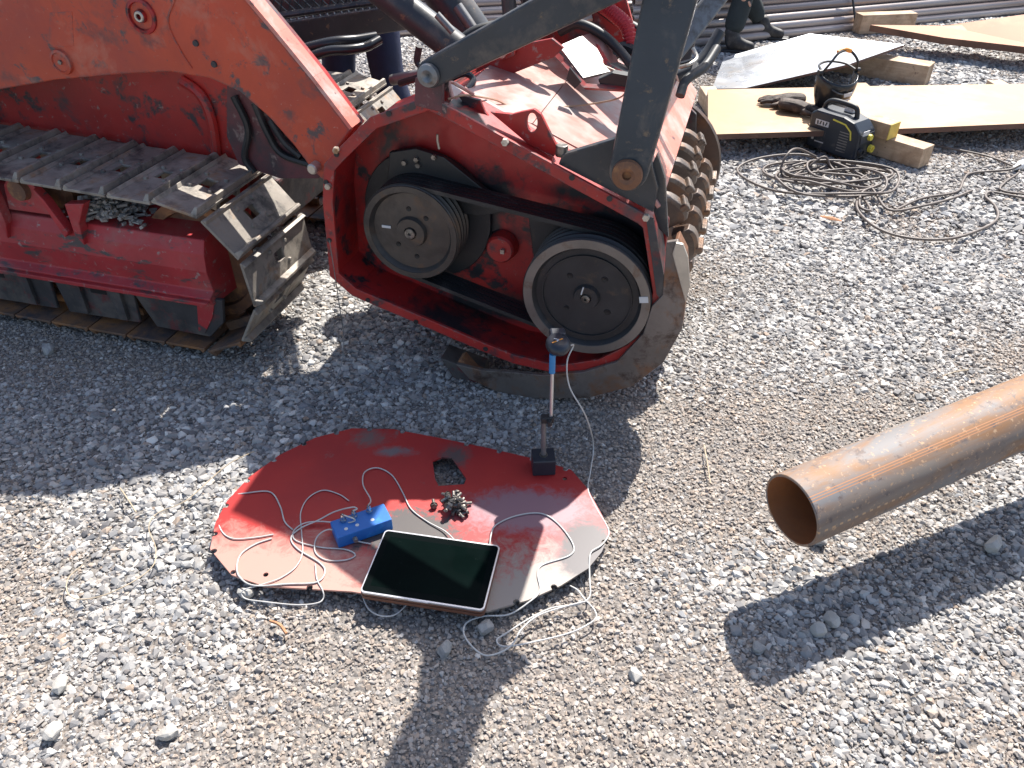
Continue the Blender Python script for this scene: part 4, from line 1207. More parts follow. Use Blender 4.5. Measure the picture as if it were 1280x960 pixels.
# lift cylinder with rod
MB().tube([(1.346,0.120,1.154), (1.706,0.120,0.922)], 0.052, 24).build('lift_cylinder', 'black_paint', CA, 0, 40)
MB().tube([(1.706,0.120,0.922), (1.761,0.120,0.885)], 0.030, 20).build('cylinder_rod', 'chrome', CA, 0, 40)
MB().tube([(1.676,0.020,1.050), (1.728,0.020,1.001)], 0.012, 10).build('cylinder_pipe', 'grey_steel', CA, 0, 40)
MB().tube([(1.480,0.500,1.076), (1.692,0.460,0.836)], 0.075, 20).build('lift_cylinder', 'black_paint', CA, 0, 40)
MB().tube([(1.604,0.420,0.995), (1.688,0.400,0.900)], 0.020, 12).build('cylinder_rod', 'grey_steel', CA, 0, 40)
MB().tube([(1.616,0.000,0.954), (1.606,0.000,0.904), (1.638,0.000,0.870), (1.515,0.050,0.816)], 0.012, 8, 5).build('hydraulic_hose', 'black_rubber', CA)
MB().tube([(1.395,0.250,0.764), (1.537,0.220,0.805)], 0.020, 10).build('cross_pipe', 'grey_steel', CA, 0, 40)
MB().tube([(1.363,-0.200,0.755), (1.401,-0.200,0.779), (1.435,-0.200,0.777), (1.454,-0.200,0.747)], 0.016, 8, 5).build('hydraulic_hose', 'bright_steel', CA)

# thin wire hanging from the rear corner of the head
w = MB().tube([(-0.570, 2.205, 0.50), (-0.569, 2.20, 0.30), (-0.572, 2.19, 0.12), (-0.60, 2.12, 0.02), (-0.66, 2.02, 0.012)], 0.0016, 6, 6).build('wire', 'grey_steel')
tag(w, 'thin steel wire hanging from rear corner of the mulching head', 'wire')

# ------------------------------------------------------------ belt cover lid lying on the gravel
CO = Vector((-0.26, 1.52, 0.0))
def cl(p):
    return (p[0] - CO.x, p[1] - CO.y)
lid_pts = [cl(p) for p in ((-0.789,1.360,0.030), (-0.803,1.452,0.030), (-0.796,1.533,0.030), (-0.760,1.629,0.030), (-0.694,1.725,0.030), (-0.605,1.802,0.030), (-0.499,1.847,0.030), (-0.369,1.843,0.030), (-0.234,1.805,0.030), (-0.068,1.754,0.030), (0.076,1.704,0.030), (0.173,1.660,0.030), (0.214,1.584,0.030), (0.246,1.482,0.030), (0.263,1.415,0.030), (0.233,1.349,0.030), (0.194,1.296,0.030), (0.120,1.241,0.030), (0.039,1.198,0.030), (-0.058,1.165,0.030), (-0.155,1.174,0.030), (-0.396,1.224,0.030), (-0.619,1.241,0.030), (-0.709,1.276,0.030))]
# U-shaped bolt notches along the edge
def notched(poly, every=0.105, w=0.008, depth=0.012, skip=()):
    n = len(poly)
    area = sum(poly[i][0] * poly[(i + 1) % n][1] - poly[(i + 1) % n][0] * poly[i][1] for i in range(n))
    s = 1 if area > 0 else -1
    out = []
    acc = every * 0.5
    k = 0
    for i in range(n):
        a, b = Vector(poly[i]), Vector(poly[(i + 1) % n])
        L = (b - a).length
        t = (b - a) / L
        nn = Vector((-t.y, t.x)) * s
        out.append(tuple(a))
        pos = acc
        while pos < L - 0.012:
            if pos > 0.012 and k not in skip:
                c = a + t * pos
                out.append(tuple(c - t * w))
                for j in range(5):
                    an = math.pi * j / 4
                    out.append(tuple(c - t * w * math.cos(an) + nn * (depth * 0.45 + w * math.sin(an) * 0.9)))
                out.append(tuple(c + t * w))
            k += 1
            pos += every
        acc = pos - L
    return out
lid = notched(lid_pts)
hole_ = [cl(p) for p in ((-0.235,1.697,0.030), (-0.208,1.715,0.030), (-0.179,1.711,0.030), (-0.160,1.677,0.030), (-0.132,1.623,0.030), (-0.137,1.600,0.030), (-0.210,1.593,0.030), (-0.222,1.623,0.030))]
bh = [[(cl(p)[0] + 0.007 * math.cos(t), cl(p)[1] + 0.007 * math.sin(t)) for t in [2 * math.pi * i / 10 for i in range(10)]] for p in ((-0.707,1.284,0.030), (-0.622,1.276,0.030), (0.152,1.623,0.030))]
cov = thing('belt_cover', 'red painted steel cover plate lying flat on gravel with cut out hole', 'cover plate', CO)
MB().prism([lid, hole_] + bh, 'z', 0.030, 0.0355).build('plate', 'cover_paint', cov, 0.001)

# small blue-cased instrument, laptop, bolts, sensor -----------------------------------------------------
Z0 = 0.0356
def yaw_of(p, q):
    return math.atan2(q[1] - p[1], q[0] - p[0])
# laptop
lc = [(-0.376,1.203,0.060), (-0.070,1.147,0.060), (-0.027,1.347,0.060), (-0.329,1.405,0.060)]
lcx = sum(p[0] for p in lc) / 4
lcy = sum(p[1] for p in lc) / 4
lyaw = yaw_of(lc[0], lc[1])
lw = 0.5 * ((Vector(lc[1]) - Vector(lc[0])).length + (Vector(lc[2]) - Vector(lc[3])).length)
ld = 0.5 * ((Vector(lc[3]) - Vector(lc[0])).length + (Vector(lc[2]) - Vector(lc[1])).length)
LP = thing('laptop', 'laptop folded flat with black glossy screen on brown base lying on red plate', 'laptop', (lcx, lcy, Z0), lyaw)
def rrect(w, d, r, n=5):
    pts = []
    for cx, cy, a0 in ((w / 2 - r, d / 2 - r, 0), (-w / 2 + r, d / 2 - r, 90), (-w / 2 + r, -d / 2 + r, 180), (w / 2 - r, -d / 2 + r, 270)):
        for i in range(n + 1):
            a = R(a0 + 90 * i / n)
            pts.append((cx + r * math.cos(a), cy + r * math.sin(a)))
    return pts
MB().prism(rrect(lw, ld, 0.012), 'z', 0.001, 0.011).build('case', 'case_brown', LP, 0.002)
MB().prism(rrect(lw - 0.004, ld - 0.004, 0.011), 'z', 0.0115, 0.0135).build('case_gap', 'black_rubber', LP)
MB().prism(rrect(lw, ld, 0.012), 'z', 0.014, 0.020).build('base', 'case_brown', LP, 0.0015)
MB().prism(rrect(lw, ld, 0.012), 'z', 0.0203, 0.0262).build('screen_frame', 'laptop_silver', LP, 0.0012)
gm_ = mat('screen_glass', (0.004, 0.006, 0.006), 0.04, 0, 0.1, 6, [((0.03, 0.035, 0.035), 60, 0.72, 0.8)], spec=0.1)
MB().prism(rrect(lw - 0.007, ld - 0.010, 0.009), 'z', 0.0264, 0.0269).build('screen', 'screen_glass', LP)
mat('screen_display', (0.002, 0.005, 0.0045), 0.05, 0, 0.2, 8, [((0.03, 0.04, 0.038), 70, 0.72, 0.8)], spec=0.1)
for k_ in ('screen_glass', 'screen_display'):
    if k_ in M:
        M[k_].node_tree.nodes['Principled BSDF'].inputs['IOR'].default_value = 1.15
MB().prism(rrect(lw - 0.040, ld - 0.046, 0.001, 1), 'z', 0.0270, 0.0271).build('display_area', 'screen_display', LP)
MB().box((-lw * 0.02, -ld / 2 - 0.0005, 0.0235), (lw * 0.16, 0.0015, 0.0035)).build('hinge_strip', 'laptop_silver', LP)

# blue box
bc = [(-0.473,1.357,0.040), (-0.319,1.440,0.040), (-0.330,1.473,0.080), (-0.479,1.406,0.080)]
p0, p1 = Vector((-0.452,1.360,0.036)), Vector((-0.318,1.427,0.036))
by = yaw_of(p0, p1)
bl = (p1 - p0).length
mid = (p0 + p1) / 2
bw_, bh_ = 0.066, 0.040
nv = Vector((-math.sin(by), math.cos(by), 0))
BB = thing('instrument_box', 'small blue metal instrument box with plugged in cables on red plate', 'instrument', (mid.x + nv.x * bw_ / 2, mid.y + nv.y * bw_ / 2, 0.0356), by)
MB().box((0, 0, bh_ / 2 + 0.0005), (bl, bw_, bh_)).build('housing', 'blue_box', BB, 0.003)
for k, xx in enumerate((-0.042, -0.012, 0.030)):
    MB().lathe([(0, 0.0085), (0.006, 0.0085), (0.006, 0.007), (0.016, 0.007), (0.016, 0.0055), (0.022, 0.005), (0.022, 0.0)], (xx, 0.018, bh_ + 0.0006), (0, 0.15, 1), 14).build('connector', 'chrome', BB, 0, 35)
    MB().lathe([(0, 0.005), (0.0006, 0.005), (0.0006, 0)], (xx - 0.002, -0.012, bh_ + 0.0006), (0, 0, 1), 14).build('channel_mark', 'print_white', BB)
MB().lathe([(0, 0.006), (0.012, 0.006), (0.012, 0.0)], (-0.030, -bw_ / 2 - 0.0005, 0.02), (0, -1, 0), 12).build('side_connector', 'grey_steel', BB, 0, 35)

# pile of cover bolts: each one lies by itself
def bolt_mesh():
    m = MB()
    m.lathe([(0.0, 0.0), (0.0, 0.0085), (0.006, 0.0085), (0.006, 0.0)], (0, 0, 0), (1, 0, 0), 6)
    m.lathe([(0.006, 0.011), (0.0075, 0.011), (0.0075, 0.0048), (0.028, 0.0046), (0.029, 0.0)], (0, 0, 0), (1, 0, 0), 10)
    return m
pb_ = Vector((-0.161,1.501,0.036))
rb = random.Random(11)
proto = None
for i in range(34):
    if proto is None:
        o = bolt_mesh().build('bolt', 'bolt_steel', None, 0, 35)
        proto = o
    else:
        o = proto.copy()
        col.objects.link(o)
    r = abs(rb.gauss(0, 0.030))
    a = rb.uniform(0, 6.28)
    lay = 0 if i < 16 else (1 if i < 27 else 2)
    if lay: r *= 0.62 if lay == 1 else 0.35
    o.location = (pb_.x + r * 1.25 * math.cos(a), pb_.y + r * math.sin(a), Z0 + 0.011 + lay * 0.0125)
    tilt = rb.uniform(0.04, 0.16) if lay == 0 else rb.uniform(-0.5, 0.5)
    o.rotation_euler = (rb.uniform(0, 6), tilt if lay else tilt, rb.uniform(0, 6.28))
    tag(o, 'dirty steel bolt in the small heap beside the plate\'s cut out hole', 'bolt', 'cover bolts heaped on the red plate')

# magnetic stand with the optical speed sensor
sb = Vector((0.091,1.644,0.036))
ST = thing('magnetic_stand', 'magnetic stand with square black base and thin jointed rod on red plate', 'stand', (sb.x, sb.y + 0.02, Z0), R(4))
MB().box((0, 0, 0.0275), (0.066, 0.060, 0.054)).build('magnet_base', 'sensor_plastic', ST, 0.003)
MB().lathe([(0.054, 0.012), (0.058, 0.011), (0.058, 0.0)], (0, 0, 0.0005), (0, 0, 1), 16).build('base_nut', 'bolt_steel', ST)
MB().tube([(0, 0, 0.056), (-0.002, 0.004, 0.175)], 0.0075, 12).build('lower_rod', 'grey_steel', ST, 0, 40)
MB().box((0.008, 0.004, 0.186), (0.036, 0.022, 0.020)).build('clamp', 'black_rubber', ST, 0.003)
MB().lathe([(0, 0.007), (0.016, 0.007), (0.016, 0)], (0.012, -0.007, 0.186), (0, -1, 0), 12).build('clamp_knob', 'black_rubber', ST, 0, 35)
MB().tube([(0.018, 0.004, 0.160), (0.016, 0.004, 0.385)], 0.0052, 12).build('upper_rod', 'laptop_silver', ST, 0, 40)
MB().tube([(0.016, 0.004, 0.345), (0.0155, 0.004, 0.405)], 0.0085, 12).build('grip_sleeve', 'blue_sleeve', ST, 0, 40)
SE = thing('speed_sensor', 'small rounded black optical sensor head on top of thin rod', 'sensor', (sb.x + 0.0155, sb.y + 0.024, Z0 + 0.405), R(4))
def puck(w, d, h):
    m = MB()
    prof = [(0.0, 0.55), (h * 0.12, 0.86), (h * 0.4, 1.0), (h * 0.65, 0.98), (h * 0.9, 0.82), (h, 0.55), (h, 0.0)]
    seg = 36
    vs, fs = [], []
    for z, k in prof:
        for i in range(seg):
            a = 2 * math.pi * i / seg
            vs.append((w / 2 * k * math.cos(a), d / 2 * k * math.sin(a), z))
    for j in range(len(prof) - 1):
        for i in range(seg):
            i2 = (i + 1) % seg
            fs.append((j * seg + i, j * seg + i2, (j + 1) * seg + i2, (j + 1) * seg + i))
    fs.append(tuple(reversed(range(seg))))
    return m.add(vs, fs)
sx = puck(0.066, 0.085, 0.034)
b_ = sx.build('housing', 'sensor_plastic', SE, 0, 50)
b_.location = (0.016, 0.020, 0.0)
MB().box((0.020, 0.066, 0.017), (0.042, 0.034, 0.026)).build('lens_block', 'sensor_plastic', SE, 0.006)
MB().box((0.004, 0.006, 0.0345), (0.014, 0.004, 0.0008), Matrix.Rotation(0.5, 3, 'Z')).build('logo_bar', 'print_orange', SE)
MB().box((0.014, 0.013, 0.0345), (0.012, 0.004, 0.0008), Matrix.Rotation(0.9, 3, 'Z')).build('logo_bar', 'print_white', SE)
MB().box((0.022, 0.017, 0.0345), (0.012, 0.004, 0.0008), Matrix.Rotation(0.5, 3, 'Z')).build('logo_bar', 'print_orange', SE)
MB().box((0.009, 0.020, 0.0345), (0.010, 0.003, 0.0008), Matrix.Rotation(-0.5, 3, 'Z')).build('logo_bar', 'print_white', SE)

# ------------------------------------------------------------ cables
def cable(pts, r, label, m='cable_white', name='cable', per=7):
    o = MB().tube(pts, r * 0.86, 8, per).build(name, m, None, 0, 60)
    return tag(o, label, 'cable')
c_ = (0.169,1.760,0.408)
cable([(sb.x + 0.062, sb.y + 0.045, Z0 + 0.418), (0.166,1.735,0.422), (0.148,1.700,0.394), (0.157,1.680,0.323), (0.205,1.670,0.230), (0.248,1.776,0.030), (0.230,1.665,0.022), (0.216,1.580,0.034), (0.234,1.505,0.034), (0.259,1.421,0.036), (0.235,1.370,0.040), (0.203,1.340,0.040), (0.196,1.271,0.030), (0.192,1.218,0.022), (0.157,1.194,0.022), (0.098,1.185,0.022), (0.039,1.152,0.022), (-0.015,1.112,0.022), (-0.036,1.094,0.022), (-0.019,1.077,0.022), (0.045,1.088,0.022), (0.137,1.114,0.022), (0.196,1.148,0.022), (0.202,1.174,0.024), (0.178,1.213,0.022), (0.164,1.238,0.022), (0.145,1.256,0.018)],
      0.0024, 'pale cable running down from the sensor head along the right edge of the red plate')
cable([(-0.058,1.345,0.060), (-0.055,1.397,0.050), (-0.043,1.440,0.040), (0.011,1.474,0.039), (0.079,1.483,0.039), (0.125,1.445,0.038), (0.160,1.374,0.038), (0.149,1.336,0.038), (0.078,1.305,0.038), (0.065,1.274,0.038), (0.069,1.225,0.038), (0.043,1.190,0.040), (-0.008,1.163,0.026), (-0.068,1.161,0.022), (-0.108,1.143,0.022), (-0.114,1.112,0.022), (-0.093,1.077,0.022), (-0.063,1.054,0.022), (-0.030,1.060,0.022), (0.000,1.079,0.026), (0.023,1.122,0.026), (0.062,1.159,0.026), (0.117,1.182,0.026), (0.177,1.199,0.028)],
      0.0024, 'pale cable looping out from the right side of the laptop over plate and gravel')
k0 = BB.matrix_basis
def bbp(x, y, z):
    return tuple(k0 @ Vector((x, y, z)))
cable([bbp(0.030, 0.0215, 0.062), (-0.386,1.502,0.075), (-0.419,1.573,0.060), (-0.426,1.640,0.045), (-0.393,1.663,0.040), (-0.347,1.633,0.039), (-0.309,1.565,0.039), (-0.278,1.500,0.039), (-0.229,1.453,0.039), (-0.179,1.416,0.042), (-0.148,1.373,0.052)],
      0.0022, 'pale cable arching from the blue box to the top edge of the laptop')
cable([bbp(-0.012, 0.0215, 0.062), (-0.409,1.437,0.105), (-0.426,1.452,0.095), (-0.479,1.463,0.066), (-0.521,1.448,0.050), (-0.565,1.427,0.042), (-0.585,1.396,0.039), (-0.559,1.357,0.039), (-0.491,1.310,0.039), (-0.473,1.279,0.039), (-0.489,1.249,0.039), (-0.558,1.244,0.039), (-0.640,1.239,0.039), (-0.683,1.264,0.039), (-0.701,1.299,0.039), (-0.701,1.341,0.039), (-0.672,1.374,0.039), (-0.635,1.393,0.039)],
      0.0024, 'pale cable winding from the blue box round the left end of the red plate')
cable([bbp(-0.042, 0.0215, 0.062), (-0.413,1.416,0.085), (-0.445,1.418,0.070), (-0.512,1.443,0.050), (-0.560,1.444,0.042), (-0.583,1.418,0.039), (-0.569,1.385,0.039), (-0.502,1.363,0.039), (-0.433,1.355,0.039), (-0.405,1.336,0.039), (-0.428,1.320,0.039), (-0.477,1.320,0.039), (-0.511,1.347,0.039), (-0.515,1.391,0.045), (-0.486,1.405,0.060), (-0.451,1.398,0.055), (-0.408,1.382,0.042), (-0.369,1.373,0.040)],
      0.0022, 'pale cable coiled tightly beside the blue box')
cable([(-0.503,1.307,0.039), (-0.489,1.259,0.039), (-0.469,1.227,0.036), (-0.466,1.212,0.024), (-0.480,1.199,0.022), (-0.531,1.197,0.018), (-0.613,1.208,0.016), (-0.663,1.218,0.016), (-0.668,1.231,0.030), (-0.618,1.244,0.039), (-0.579,1.264,0.039), (-0.550,1.299,0.039), (-0.544,1.347,0.039), (-0.562,1.418,0.039), (-0.579,1.488,0.039), (-0.569,1.543,0.039), (-0.534,1.572,0.039), (-0.486,1.556,0.039), (-0.454,1.530,0.040)],
      0.0020, 'thin pale cable dropping off the front left edge of the red plate')
cable([(-0.634,1.407,0.039), (-0.682,1.396,0.039), (-0.740,1.393,0.039), (-0.781,1.427,0.036), (-0.809,1.493,0.028), (-0.798,1.554,0.028), (-0.744,1.562,0.039), (-0.682,1.565,0.039), (-0.642,1.512,0.039), (-0.615,1.453,0.039), (-0.587,1.424,0.039)],
      0.0022, 'pale cable loop hanging over the far left rim of the red plate')
cable([(-0.375,1.231,0.018), (-0.353,1.189,0.016), (-0.323,1.168,0.016), (-0.288,1.168,0.016), (-0.263,1.194,0.016), (-0.253,1.215,0.020)],
      0.0022, 'short pale cable loop on gravel in front of the laptop')
cable([(-1.111,1.324,0.016), (-1.131,1.284,0.014), (-1.114,1.239,0.014), (-1.076,1.217,0.014), (-1.018,1.229,0.014), (-0.959,1.274,0.014), (-0.930,1.325,0.014), (-0.947,1.385,0.014), (-0.990,1.453,0.014), (-0.987,1.506,0.014), (-0.924,1.555,0.014), (-0.882,1.639,0.014), (-0.846,1.708,0.014), (-0.785,1.765,0.014)],
      0.0017, 'thin tan cord lying loosely on sunlit gravel left of the red plate', 'straw')
# brown lead heaped behind, in front of the welder
rl = random.Random(23)
cc = Vector((1.631,3.875,0.000))
pts = [(1.787,4.033,0.060), (1.747,4.042,0.030), (1.659,3.977,0.020)]
for i in range(60):
    a = i * 0.92 + rl.uniform(-0.2, 0.2)
    if i % 6 == 0:
        hx, hy, hr = rl.uniform(-0.16, 0.16), rl.uniform(-0.09, 0.10), rl.uniform(0.5, 1.15)
    rx = (0.30 + rl.uniform(-0.05, 0.05)) * hr
    ry = (0.19 + rl.uniform(-0.03, 0.03)) * hr
    pts.append((cc.x + 0.02 + hx + rx * math.cos(a), cc.y + hy + ry * math.sin(a), 0.016 + 0.045 * rl.random() ** 2 + 0.02 * (i / 60)))
pts += [(1.811,3.761,0.030), (1.813,3.494,0.020), (1.982,3.531,0.020), (2.186,3.634,0.016), (2.332,3.733,0.016)]
cable(pts, 0.0075, 'long brown welding lead heaped in loops in front of the welding machine', 'cable_brown', per=5)
cable([(1.650,4.106,0.050), (1.529,4.063,0.110), (1.443,3.966,0.120), (1.409,3.924,0.050), (1.443,3.890,0.020), (1.560,4.000,0.020), (1.661,4.027,0.080), (1.706,3.997,0.030), (1.747,3.744,0.020), (1.728,3.494,0.020), (1.691,3.531,0.020), (1.754,3.680,0.030), (1.884,3.785,0.020)],
      0.0075, 'brown lead arching up beside the left side of the welding machine', 'cable_brown', per=6)
cable([(1.749,3.704,0.020), (1.668,3.498,0.018), (1.692,3.293,0.016), (1.807,3.195,0.016), (1.987,3.195,0.016), (2.195,3.310,0.016), (2.302,3.413,0.016), (2.354,3.540,0.016), (2.363,3.654,0.016), (2.416,3.713,0.016), (2.493,3.673,0.016), (2.564,3.634,0.016)],
      0.0075, 'brown cable sweeping round in a wide loop on gravel right of the lead heap', 'cable_brown', per=7)
cable([(1.854,3.498,0.018), (2.035,3.634,0.016), (2.242,3.713,0.016), (2.345,3.857,0.016), (2.424,3.954,0.016), (2.559,3.988,0.016), (2.641,3.974,0.030), (2.701,3.991,0.050)],
      0.0075, 'brown cable leading to the white plug at the right', 'cable_brown', per=7)
cable([(2.168,4.340,0.050), (2.352,4.411,0.020), (2.497,4.320,0.016), (2.630,4.220,0.016), (2.694,4.101,0.016), (2.705,3.988,0.016), (2.551,3.836,0.016), (2.483,3.733,0.016), (2.605,3.673,0.016)],
      0.0065, 'dark cable running from behind the timber to the white plug', 'cable_brown', per=7)
PL = thing('plug', 'white plastic cable plug lying on gravel at the right edge of the picture', 'plug', (2.752,4.050,-0.000), R(35))
MB().lathe([(-0.04, 0.0), (-0.04, 0.024), (0.02, 0.028), (0.04, 0.018), (0.10, 0.012), (0.10, 0.0)], (0, 0, 0.028), (-1, 0, 0.0), 16).build('plug_body', 'plug_white', PL, 0, 40)
MB().lathe([(0.0, 0.0), (0.0, 0.033), (0.014, 0.033), (0.014, 0.0)], (0.03, 0, 0.034), (1, 0, 0), 16).build('collar', 'plug_white', PL, 0, 40)

# ------------------------------------------------------------ big pipe
pdir = Vector((math.cos(R(24.5)) * math.cos(R(3)), math.sin(R(24.5)) * math.cos(R(3)), math.sin(R(3))))
face = Vector((0.652, 1.270, 0.273))
PR, PI_ = 0.0895, 0.083
pm = Matrix((pdir, Vector((0, 0, 1)).cross(pdir).normalized(), pdir.cross(Vector((0, 0, 1)).cross(pdir).normalized()))).transposed().to_4x4()
pm.translation = face
o = MB().lathe([(0.0, PI_), (0.0, PR - 0.0015), (0.0015, PR), (3.2, PR), (3.2, PI_)], (0, 0, 0), (1, 0, 0), 72, True).build('steel_pipe', ['pipe_rust', 'pipe_bore'], None, 0, 30)
for p in o.data.polygons:
    c = p.center
    if math.hypot(c.y, c.z) < PI_ + 0.0008:
        p.material_index = 1
o.matrix_basis = pm
tag(o, 'large rusty steel pipe raised above the gravel at right, open end facing left', 'pipe')

# ------------------------------------------------------------ timber
def timber(center, yaw, size, label, m='timber', end=None, tilt=0):
    o = MB().box((0, 0, 0), size).build('timber_block', m, None, 0.004)
    o.location = center
    o.rotation_euler = (0, tilt, yaw)
    tag(o, label, 'timber', 'sawn timber blocks around the sheets')
    return o
for s_, dz in ((1.55, 0), (2.75, 0)):
    q = face + pdir * s_
    hh = q.z - PR
    timber((q.x, q.y, hh / 2), R(24.5 + 90), (0.5, 0.14, hh), 'timber block propping the big rusty pipe, %s one' % ('nearer' if s_ < 2 else 'farther'))
a_, b_ = Vector((2.026,4.239,0.000)), Vector((2.185,4.039,0.000))
ty = yaw_of(a_, b_)
tn = Vector((-math.sin(ty), math.cos(ty), 0))
tm = a_ + (b_ - a_).normalized() * ((b_ - a_).length - 0.30) + tn * 0.06
timber((tm.x, tm.y, 0.061), ty, (0.60, 0.115, 0.11), 'lower pale timber block sticking out right of the welding machine')
td_ = (b_ - a_).normalized()
tm2 = Vector((2.035, 4.17, 0)) - td_ * 0.21 + tn * 0.05
timber((tm2.x, tm2.y, 0.1595), ty, (0.42, 0.10, 0.085), 'upper timber block with yellow painted end behind the welding machine')
e2 = MB().box((0, 0, 0), (0.004, 0.098, 0.083)).build('painted_end', 'timber_yellow', bpy.data.objects[-1] if False else None)
up = [o for o in col.objects if o.get('label', '').startswith('upper timber')][0]
e2.parent = up
e2.location = (0.2125, 0, 0)
a_, b_ = Vector((2.454,5.890,0.000)), Vector((2.766,5.650,0.000))
ty = yaw_of(a_, b_)
tn = Vector((-math.sin(ty), math.cos(ty), 0))
tm = (a_ + b_) / 2 + tn * 0.08
timber((tm.x - 0.05, tm.y, 0.07), ty, ((b_ - a_).length + 0.35, 0.15, 0.14), 'grey timber beam lying beside the corner of the pale sheet')
a_ = Vector((3.179,7.044,0.000))
timber((a_.x, a_.y + 0.1, 0.08), 0.15, (0.5, 0.12, 0.15), 'short timber under the corner of the orange sheet')

# ------------------------------------------------------------ steel sheets
def steel_sheet(poly, th, m, label, nx=10):
    o = MB().sheet(poly, th).build('steel_sheet', [m, 'sheet_edge'], None)
    for p in o.data.polygons:
        if len(p.vertices) == 4 and p.area < 0.5 * th * 60 and abs(p.normal.z) < 0.7:
            p.material_index = 1
    tag(o, label, 'steel sheet', 'steel sheets lying in the yard')
    return o
steel_sheet([(1.076,4.228,0.130), (2.145,4.319,0.130), (3.053,4.427,0.130), (3.578,5.191,0.130), (2.468,5.138,0.130), (1.242,5.052,0.130)], 0.03, 'sheet_tan', 'long tan steel sheet under the welding helmet and gloves')
steel_sheet([(1.332,5.310,0.060), (1.519,5.190,0.100), (2.203,5.302,0.220), (2.798,5.881,0.200), (2.226,6.213,0.200), (1.582,6.092,0.060)], 0.015, 'sheet_pale', 'bright pale steel sheet sloping up behind the welding helmet')
steel_sheet([(2.865,6.682,0.160), (3.268,6.265,0.160), (3.950,5.868,0.160), (4.301,6.482,0.300), (3.874,6.371,0.300), (3.699,6.511,0.220), (3.393,6.562,0.180)], 0.05, 'sheet_orange', 'rusty orange steel sheet in the far right corner')
s_ = Vector((1.219,4.715,0.000)); e_ = Vector((3.298,4.863,0.000))
for f, nm in ((0.03, 'left'), (0.52, 'middle'), (0.97, 'right')):
    q = s_.lerp(e_, f)
    timber((q.x, q.y + 0.30, 0.048), R(90), (0.45, 0.10, 0.10), 'timber bearer hidden under the %s part of the long tan sheet' % nm)

# ------------------------------------------------------------ welding machine
wa, wb = Vector((1.702,4.338,0.000)), Vector((1.850,4.143,0.000))
wy = yaw_of(wa, wb)
wc_ = (wa + wb) / 2
wl = 0.28
wn_ = Vector((-math.sin(wy), math.cos(wy), 0))
ww, wh = 0.135, 0.205
WM = thing('welding_machine', 'black inverter welding machine with top handle standing on gravel before the tan sheet', 'welding machine', (wc_.x + wn_.x * ww / 2, wc_.y + wn_.y * ww / 2, 0.0), wy)
shell = [(-wl / 2, 0.02), (wl / 2 - 0.03, 0.015), (wl / 2, 0.03), (wl / 2 - 0.005, wh * 0.72), (wl / 2 - 0.05, wh * 0.93), (wl / 2 - 0.11, wh), (-wl / 2 + 0.02, wh), (-wl / 2 - 0.01, wh * 0.9)]
MB().prism(shell, 'y', -ww / 2, ww / 2).build('shell', 'welder_body', WM, 0.010)
MB().sheet([(wl / 2 + 0.0035, -ww / 2 + 0.012, 0.10), (wl / 2 + 0.0035, ww / 2 - 0.012, 0.10), (wl / 2 - 0.0015, ww / 2 - 0.012, wh * 0.70), (wl / 2 - 0.0015, -ww / 2 + 0.012, wh * 0.70)], 0.004).build('front_panel', 'welder_panel', WM, 0.001)
MB().lathe([(0, 0.016), (0.014, 0.014), (0.014, 0.0)], (wl / 2 + 0.001, 0.012, 0.122), (1, 0, 0.05), 16).build('knob', 'print_yellow', WM, 0, 35)
for yy in (-0.04, 0.042):
    MB().lathe([(0, 0.019), (0.018, 0.017), (0.018, 0.010), (0.006, 0.009), (0.006, 0.0)], (wl / 2 + 0.0005, yy, 0.062), (1, 0, 0.0), 18).build('socket', 'print_yellow' if yy > 0 else 'black_rubber', WM, 0, 35)
MB().box((wl / 2 + 0.0018, -0.025, 0.148), (0.003, 0.05, 0.022)).build('display', 'print_white', WM)
for k in range(3):
    MB().box((wl / 2 + 0.0008, 0, 0.032 + 0.010 * k), (0.003, ww - 0.03, 0.003)).build('front_rib', 'grey_steel', WM)
for k in range(8):
    MB().box((0.055, -ww / 2 - 0.0008, 0.045 + 0.013 * k), (0.05, 0.002, 0.004), Matrix.Rotation(R(0), 3, 'Y')).build('vent_slot', 'grey_steel', WM)
MB().box((-0.075, -ww / 2 - 0.0008, 0.150), (0.075, 0.002, 0.026)).build('name_plate', 'print_white', WM)
for k in range(4):
    MB().box((-0.099 + 0.016 * k, -ww / 2 - 0.0022, 0.149 + 0.002 * (k % 2)), (0.007, 0.0012, 0.018), Matrix.Rotation(R(18 if k % 2 else -8), 3, 'Y')).build('name_letter', 'welder_body', WM)
MB().box((-0.11, -ww / 2 - 0.0008, 0.075), (0.012, 0.002, 0.026)).build('warning_mark', 'print_white', WM)
MB().box((-0.07, -ww / 2 - 0.0008, 0.058), (0.05, 0.002, 0.005)).build('type_line', 'print_white', WM)
MB().tube([(-0.02, -ww / 2 - 0.001, 0.182), (0.05, -ww / 2 - 0.001, 0.174), (0.085, -ww / 2 - 0.001, 0.148), (0.095, -ww / 2 - 0.001, 0.11)], 0.004, 6).build('stripe', 'print_yellow', WM)
MB().tube([(-0.12, 0, wh - 0.004), (-0.115, 0, wh + 0.02), (-0.08, 0, wh + 0.040), (0.02, 0, wh + 0.040), (0.05, 0, wh + 0.028), (0.06, 0, wh - 0.012)], 0.012, 10, 5).build('handle', 'black_rubber', WM, 0, 40)
MB().box((0.0, 0.03, wh + 0.013), (0.05, 0.035, 0.026)).build('strap_block', 'plug_white', WM, 0.004)
for xx in (-0.11, 0.10):
    for yy in (-0.045, 0.045):
        MB().box((xx, yy, 0.010), (0.03, 0.025, 0.020)).build('foot', 'black_rubber', WM, 0.003)

WM.scale = (1.12, 1.12, 1.12)

